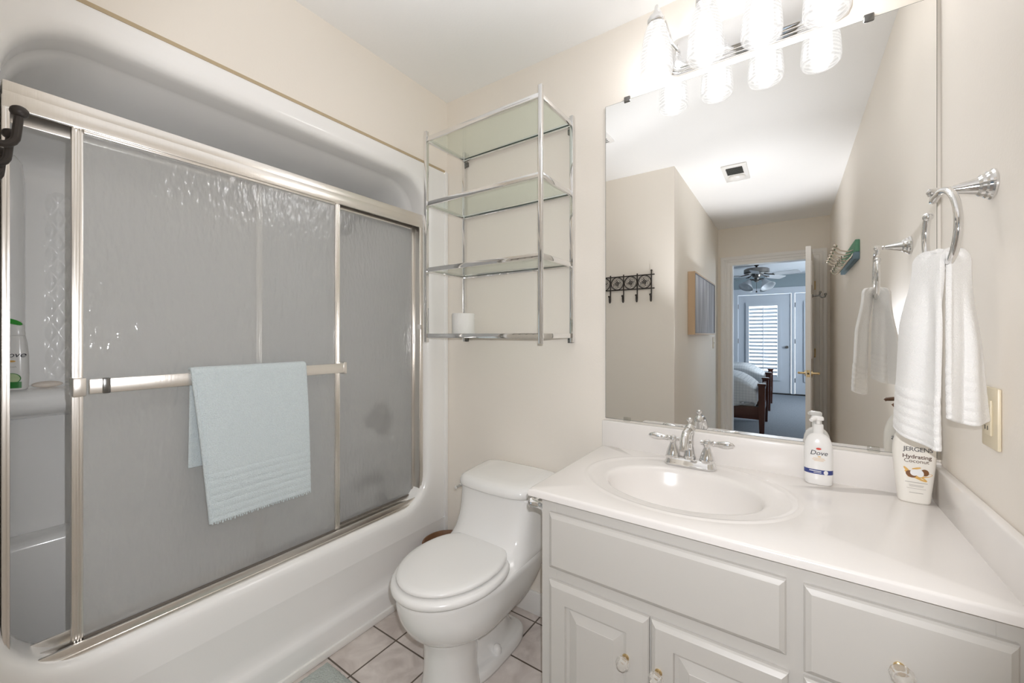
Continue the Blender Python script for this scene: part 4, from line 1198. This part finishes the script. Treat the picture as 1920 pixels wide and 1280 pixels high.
MB().box(-1.19, -0.895, 0.632, 0.79, ZC-0.010, ZC-0.0003, bev=0.004).build('cover', M['whiteplastic'], rg)
s_ = MB()
for k in range(6): s_.box(-1.165, -0.92, 0.656+k*0.020, 0.661+k*0.020, ZC-0.0115, ZC-0.009)
s_.build('louvres', M['darkvent'], rg)

gb = thing('coat_hook_board', 'green and blue painted board with double coat hooks on the right hall wall', 'coat rack', (XR, -0.36, 1.68))
MB().box(XR-0.022, XR-0.0005, -0.74, 0.015, 1.715, 1.785, bev=0.003).build('green_slat', M['boardgreen'], gb)
MB().box(XR-0.026, XR-0.0005, -0.74, 0.015, 1.672, 1.7145, bev=0.003).build('blue_slat', M['boardblue'], gb)
for k in range(6):
    y_ = -0.06 - k*0.125
    m_ = MB()
    m_.tube([(XR-0.022, y_, 1.735), (XR-0.05, y_, 1.730), (XR-0.085, y_, 1.742), (XR-0.105, y_, 1.765)], 0.0045, 8)
    m_.sphere((XR-0.106, y_, 1.771), 0.011, 12, 8)
    m_.tube([(XR-0.022, y_, 1.715), (XR-0.034, y_, 1.690), (XR-0.056, y_, 1.672), (XR-0.075, y_, 1.680), (XR-0.080, y_, 1.694)], 0.0045, 8)
    m_.sphere((XR-0.081, y_, 1.700), 0.009, 12, 8)
    m_.build('hook', M['nickel'], gb)

# ------------------------------------------------------------------ open hall door
HP = (0.203, YD+0.006)
dang = math.atan2(0.735, -0.052)
dux, duy = math.cos(dang), math.sin(dang)
dnx, dny = -duy, dux      # towards -x (left) side
door = thing('door_1', 'white hall door standing open at right angles, seen edge-on in the mirror', 'door', (HP[0], HP[1], 0.012), kind='structure')
def dpt(a, n, z): return (HP[0]+dux*a+dnx*n, HP[1]+duy*a+dny*n, z)
def dbox(mb, a0, a1, n0, n1, z0, z1):
    return mb.loft([[dpt(a0, n0, z0), dpt(a1, n0, z0), dpt(a1, n1, z0), dpt(a0, n1, z0)], [dpt(a0, n0, z1), dpt(a1, n0, z1), dpt(a1, n1, z1), dpt(a0, n1, z1)]])
m_ = MB(); dbox(m_, 0.004, 0.735, 0.0, 0.038, 0.012, 2.018); m_.build('slab', M['trim'], door, ang=30)
m_ = MB()
for (a0, a1) in ((0.09, 0.33), (0.41, 0.65)):
    for (z0, z1) in ((0.25, 0.85), (1.02, 1.60), (1.68, 1.90)):
        dbox(m_, a0, a1, -0.005, 0.043, z0, z1)
m_.build('raised_panels', M['trim'], door, ang=30)
for sgn in (-1, 1):
    n0 = -0.001 if sgn < 0 else 0.039
    hd = MB()
    hd.tube([dpt(0.675, n0, 0.892), dpt(0.675, n0+sgn*0.008, 0.892)], 0.027, 20)
    hd.tube([dpt(0.675, n0+sgn*0.008, 0.892), dpt(0.675, n0+sgn*0.045, 0.892), dpt(0.675, n0+sgn*0.052, 0.892)], [0.011, 0.010, 0.012], 14)
    hd.tube([dpt(0.675, n0+sgn*0.050, 0.892), dpt(0.63, n0+sgn*0.054, 0.893), dpt(0.575, n0+sgn*0.054, 0.890)], [0.011, 0.009, 0.007], 12)
    hd.build('door_handle', M['brass'], door)
m_ = MB(); dbox(m_, 0.7345, 0.7365, 0.007, 0.031, 0.862, 0.922); m_.build('latch_plate', M['brass'], door)
m_ = MB(); m_.tube([dpt(0.7365, 0.019, 0.892), dpt(0.7375, 0.019, 0.892)], 0.008, 14); m_.build('latch_bolt', M['darkvent'], door)
for z_ in (0.22, 1.05, 1.74):
    m_ = MB(); m_.tube([dpt(0.0, -0.006, z_-0.045), dpt(0.0, -0.006, z_+0.045)], 0.007, 10); dbox(m_, 0.004, 0.045, -0.0022, 0.0, z_-0.045, z_+0.045)
    m_.build('hinge', M['brass'], door)
m_ = MB(); m_.tube([dpt(0.62, 0.0, 1.585), dpt(0.62, -0.012, 1.585)], [0.020, 0.012], 16)
m_.tube([dpt(0.62, -0.010, 1.585), dpt(0.62, -0.055, 1.585), dpt(0.62, -0.075, 1.568), dpt(0.62, -0.095, 1.572), dpt(0.62, -0.100, 1.592)], [0.008, 0.007, 0.007, 0.007, 0.007], 10)
m_.tube([dpt(0.62, -0.055, 1.585), dpt(0.62, -0.062, 1.612)], 0.007, 10); m_.sphere(dpt(0.62, -0.063, 1.616), 0.011); m_.sphere(dpt(0.62, -0.100, 1.596), 0.011)
m_.build('robe_hook', M['chrome_dark'], door)

# ------------------------------------------------------------------ bedroom seen through the door
BX0, BX1, BY0, BY1, BZ = -3.4, 1.62, -7.02, YD-0.11, 2.48
struct(bx('floor_bedroom', M['carpet'], (BX0, BX1, BY0, BY1-0.005, -0.055, -0.002)))
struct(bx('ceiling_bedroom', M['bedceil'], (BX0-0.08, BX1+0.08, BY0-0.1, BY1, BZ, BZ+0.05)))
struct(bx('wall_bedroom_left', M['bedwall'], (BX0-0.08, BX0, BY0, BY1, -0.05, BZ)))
w_ = MB(); w_.box(BX1, BX1+0.08, BY0, -5.8, -0.05, BZ).box(BX1, BX1+0.08, -4.2, BY1, -0.05, BZ).box(BX1, BX1+0.08, -5.8, -4.2, -0.05, 0.7).box(BX1, BX1+0.08, -5.8, -4.2, 2.2, BZ)  # unseen opening added so the area light reaches the bedroom
struct(w_.build('wall_bedroom_right', M['bedwall']))
w_ = MB(); w_.box(BX0, XH-0.08, BY1, BY1+0.09, -0.05, BZ).box(XR+0.08, BX1, BY1, BY1+0.09, -0.05, BZ)
struct(w_.build('wall_bedroom_near', M['bedwall']))
DOORS = ((-0.935, 0.016), (0.085, 1.035))
w_ = MB(); w_.box(BX0, -1.02, BY0-0.1, BY0, -0.05, BZ).box(1.12, BX1, BY0-0.1, BY0, -0.05, BZ).box(-1.02, 1.12, BY0-0.1, BY0, 2.17, BZ)
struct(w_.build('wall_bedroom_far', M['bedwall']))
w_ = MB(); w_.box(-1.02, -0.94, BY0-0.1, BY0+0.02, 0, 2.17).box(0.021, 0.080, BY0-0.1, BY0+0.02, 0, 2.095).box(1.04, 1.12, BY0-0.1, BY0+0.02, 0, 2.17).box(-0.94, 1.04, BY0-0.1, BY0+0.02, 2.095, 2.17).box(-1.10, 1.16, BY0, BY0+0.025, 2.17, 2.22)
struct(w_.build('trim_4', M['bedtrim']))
struct(bx('trim_5', M['slot'], (-0.94, 1.04, BY0-0.09, BY0+0.03, -0.002, 0.02)))
for n_, (x0, x1) in enumerate(DOORS):
    d_ = thing('door_%d' % (n_+2), 'white glazed bedroom door with closed shutters, ' + ('beside the beds' if n_ == 0 else 'half hidden behind the open hall door'), 'door', ((x0+x1)/2, BY0-0.03, 0.022), kind='structure')
    gx0, gx1, gz0, gz1 = x0+0.165, x1-0.195, 0.30, 1.90
    l_ = MB(); ya, yb = BY0-0.06, BY0-0.015
    l_.box(x0, gx0, ya, yb, 0.022, 2.088).box(gx1, x1, ya, yb, 0.022, 2.088).box(gx0, gx1, ya, yb, 0.022, gz0).box(gx0, gx1, ya, yb, gz1, 2.088)
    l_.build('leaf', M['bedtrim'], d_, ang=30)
    bx('glass', M['window'], (gx0, gx1, ya+0.012, ya+0.018, gz0, gz1), d_, smooth=False)
    f_ = MB(); f_.box(gx0-0.02, gx0+0.04, yb, yb+0.03, gz0-0.02, gz1+0.02).box(gx1-0.04, gx1+0.02, yb, yb+0.03, gz0-0.02, gz1+0.02).box(gx0+0.04, gx1-0.04, yb, yb+0.03, gz0-0.02, gz0+0.06).box(gx0+0.04, gx1-0.04, yb, yb+0.03, gz1-0.055, gz1+0.02)
    f_.build('shutter_frame', M['bedtrim'], d_, ang=30)
    l_ = MB(); k = gz0+0.075
    while k < gz1-0.07:
        l_.loft([[(gx0+0.042, yb+0.004, k-0.024), (gx0+0.042, yb+0.026, k+0.020), (gx0+0.042, yb+0.022, k+0.024), (gx0+0.042, yb, k-0.020)], [(gx1-0.042, yb+0.004, k-0.024), (gx1-0.042, yb+0.026, k+0.020), (gx1-0.042, yb+0.022, k+0.024), (gx1-0.042, yb, k-0.020)]])
        k += 0.078
    l_.build('louvres', M['bedtrim'], d_, ang=30)
    bx('tilt_rod', M['bedtrim'], ((gx0+gx1)/2-0.007, (gx0+gx1)/2+0.007, yb+0.026, yb+0.036, gz0+0.07, gz1-0.07), d_)
    MB().lathe([(0.03, 0), (0.03, 0.008), (0.012, 0.012), (0.012, 0.03), (0.028, 0.045), (0.024, 0.06), (0, 0.064)], c=(x1-0.07, yb, 0.98), axis='Y', seg=20).build('door_knob', M['fanmetal'], d_)
    for z_ in (0.3, 1.1, 1.85): bx('hinge', M['fanmetal'], (x0-0.006, x0+0.006, yb, yb+0.006, z_-0.05, z_+0.05), d_)

# ceiling fan
fx, fy = -0.49, -5.30
fan = thing('ceiling_fan', 'pewter ceiling fan with glass bell lights in the bedroom', 'ceiling fan', (fx, fy, BZ))
MB().lathe([(0.0, 0.0), (0.035, -0.001), (0.035, -0.02), (0.015, -0.03), (0.015, -0.055), (0.03, -0.065)], c=(fx, fy, BZ), seg=24).build('canopy', M['iron'], fan)
MB().lathe([(0.05, -0.062), (0.17, -0.070), (0.195, -0.085), (0.198, -0.145), (0.185, -0.160), (0.09, -0.165), (0.07, -0.185), (0.065, -0.215), (0.035, -0.235), (0.03, -0.30), (0.02, -0.31), (0.0, -0.312)], c=(fx, fy, BZ), seg=36).build('motor', M['fanmetal'], fan, ang=40)
for k in range(5):
    a = math.radians(18 + 72*k)
    ca, sa = math.cos(a), math.sin(a)
    def bpnt(r, w, z): return (fx+ca*r-sa*w, fy+sa*r+ca*w, BZ+z)
    m_ = MB()
    sect = [(0.26, 0.045), (0.30, 0.058), (0.45, 0.066), (0.60, 0.070), (0.645, 0.062), (0.66, 0.040)]
    m_.loft([[bpnt(r, -w, -0.195-0.02*w/0.07), bpnt(r, w, -0.195+0.02*w/0.07), bpnt(r, w, -0.190+0.02*w/0.07), bpnt(r, -w, -0.190-0.02*w/0.07)] for r, w in sect])
    bl = m_.build('blade', M['fanblade'], fan, ang=40)
    m_ = MB(); m_.tube([bpnt(0.12, 0, -0.168), bpnt(0.18, 0, -0.185), bpnt(0.28, 0.02, -0.200)], 0.008, 8); m_.tube([bpnt(0.12, 0, -0.168), bpnt(0.18, 0, -0.185), bpnt(0.28, -0.02, -0.204)], 0.008, 8)
    m_.build('blade_iron', M['iron'], bl)
for k in range(4):
    a = math.radians(40 + 90*k); ca, sa = math.cos(a), math.sin(a)
    def lp(r, z): return (fx+ca*r, fy+sa*r, BZ+z)
    MB().tube([lp(0.03, -0.285), lp(0.07, -0.262), (lp(0.13, -0.262)), lp(0.155, -0.29)], 0.008, 8).build('lamp_arm', M['iron'], fan)
    ax = Vector((ca*0.55, sa*0.55, -0.83)).normalized(); o_ = Vector(lp(0.155, -0.29))
    m_ = MB(); m_.tube([tuple(o_+ax*d) for d in (0.0, 0.03, 0.065, 0.11, 0.145)], [0.030, 0.042, 0.060, 0.088, 0.118], 20, caps=False)
    m_.build('bell_shade', M['bell'], fan, ang=180, solid=0.004)
m_ = MB(); m_.tube([(fx, fy, BZ-0.31), (fx, fy, BZ-0.47)], 0.003, 6); m_.sphere((fx, fy, BZ-0.48), 0.014, 10, 8); m_.build('pull_chain', M['iron'], fan)

# two twin beds with footboards
def bed(yc, label):
    w = 0.44
    r = thing('twin_bed', label, 'bed', (-1.3, yc, 0), group=None)
    for s_ in (-1, 1):
        p_ = MB(); yy = yc+s_*w
        p_.loft([[(-0.29-a, yy-a, z), (-0.29+a, yy-a, z), (-0.29+a, yy+a, z), (-0.29-a, yy+a, z)] for a, z in ((0.026, 0.0), (0.034, 0.30), (0.036, 0.58), (0.038, 0.60))])
        p_.box(-0.335, -0.245, yy-0.045, yy+0.045, 0.60, 0.625, bev=0.004)
        p_.build('post', M['darkwood'], r, ang=30)
    f_ = MB(); f_.box(-0.305, -0.275, yc-w+0.03, yc+w-0.03, 0.50, 0.585, bev=0.003).box(-0.305, -0.275, yc-w+0.03, yc+w-0.03, 0.235, 0.315, bev=0.003)
    for k in range(9):
        yy = yc - w + 0.09 + k*(2*w-0.18)/8
        f_.box(-0.298, -0.282, yy-0.018, yy+0.018, 0.314, 0.501)
    f_.build('footboard', M['darkwood'], r, ang=30)
    f_ = MB()
    for s_ in (-1, 1): f_.box(-2.28, -0.32, yc+s_*w-0.012, yc+s_*w+0.012, 0.17, 0.335, bev=0.003)
    f_.build('side_rail', M['darkwood'], r, ang=30)
    m_ = MB()
    def cov(u, v):
        x = -2.28 + u*1.94
        prof = [(-0.475, 0.30), (-0.475, 0.44), (-0.470, 0.58), (-0.455, 0.665), (-0.40, 0.71), (-0.30, 0.725), (0.0, 0.73), (0.30, 0.725), (0.40, 0.71), (0.455, 0.665), (0.470, 0.58), (0.475, 0.44), (0.475, 0.30)]
        i = min(11, int(v*12)); k = v*12-i
        y, z = lerp(prof[i][0], prof[i+1][0], k), lerp(prof[i][1], prof[i+1][1], k)
        e = max(0, (u-0.80)/0.20)
        if z > 0.45: z -= 0.20*e**2.2*(z-0.45)/0.28
        y += 0.008*math.sin(u*40)*(1 if z < 0.6 else 0.1)
        if z < 0.35: z += 0.012*math.sin(u*9) + 0.10*e**2
        return (x, yc+y, z)
    m_.grid(cov, 48, 48)
    m_.build('coverlet', M['coverlet'], r, ang=180, solid=0.012)
    bx('mattress', M['bedceil'], (-2.26, -0.36, yc-w+0.02, yc+w-0.02, 0.30, 0.52), r, bev=0.03)
    return r
bed(-3.30, 'nearer twin bed with dark cherry footboard and pale grid coverlet')
bed(-5.16, 'farther twin bed with dark cherry footboard, in front of the shuttered doors')
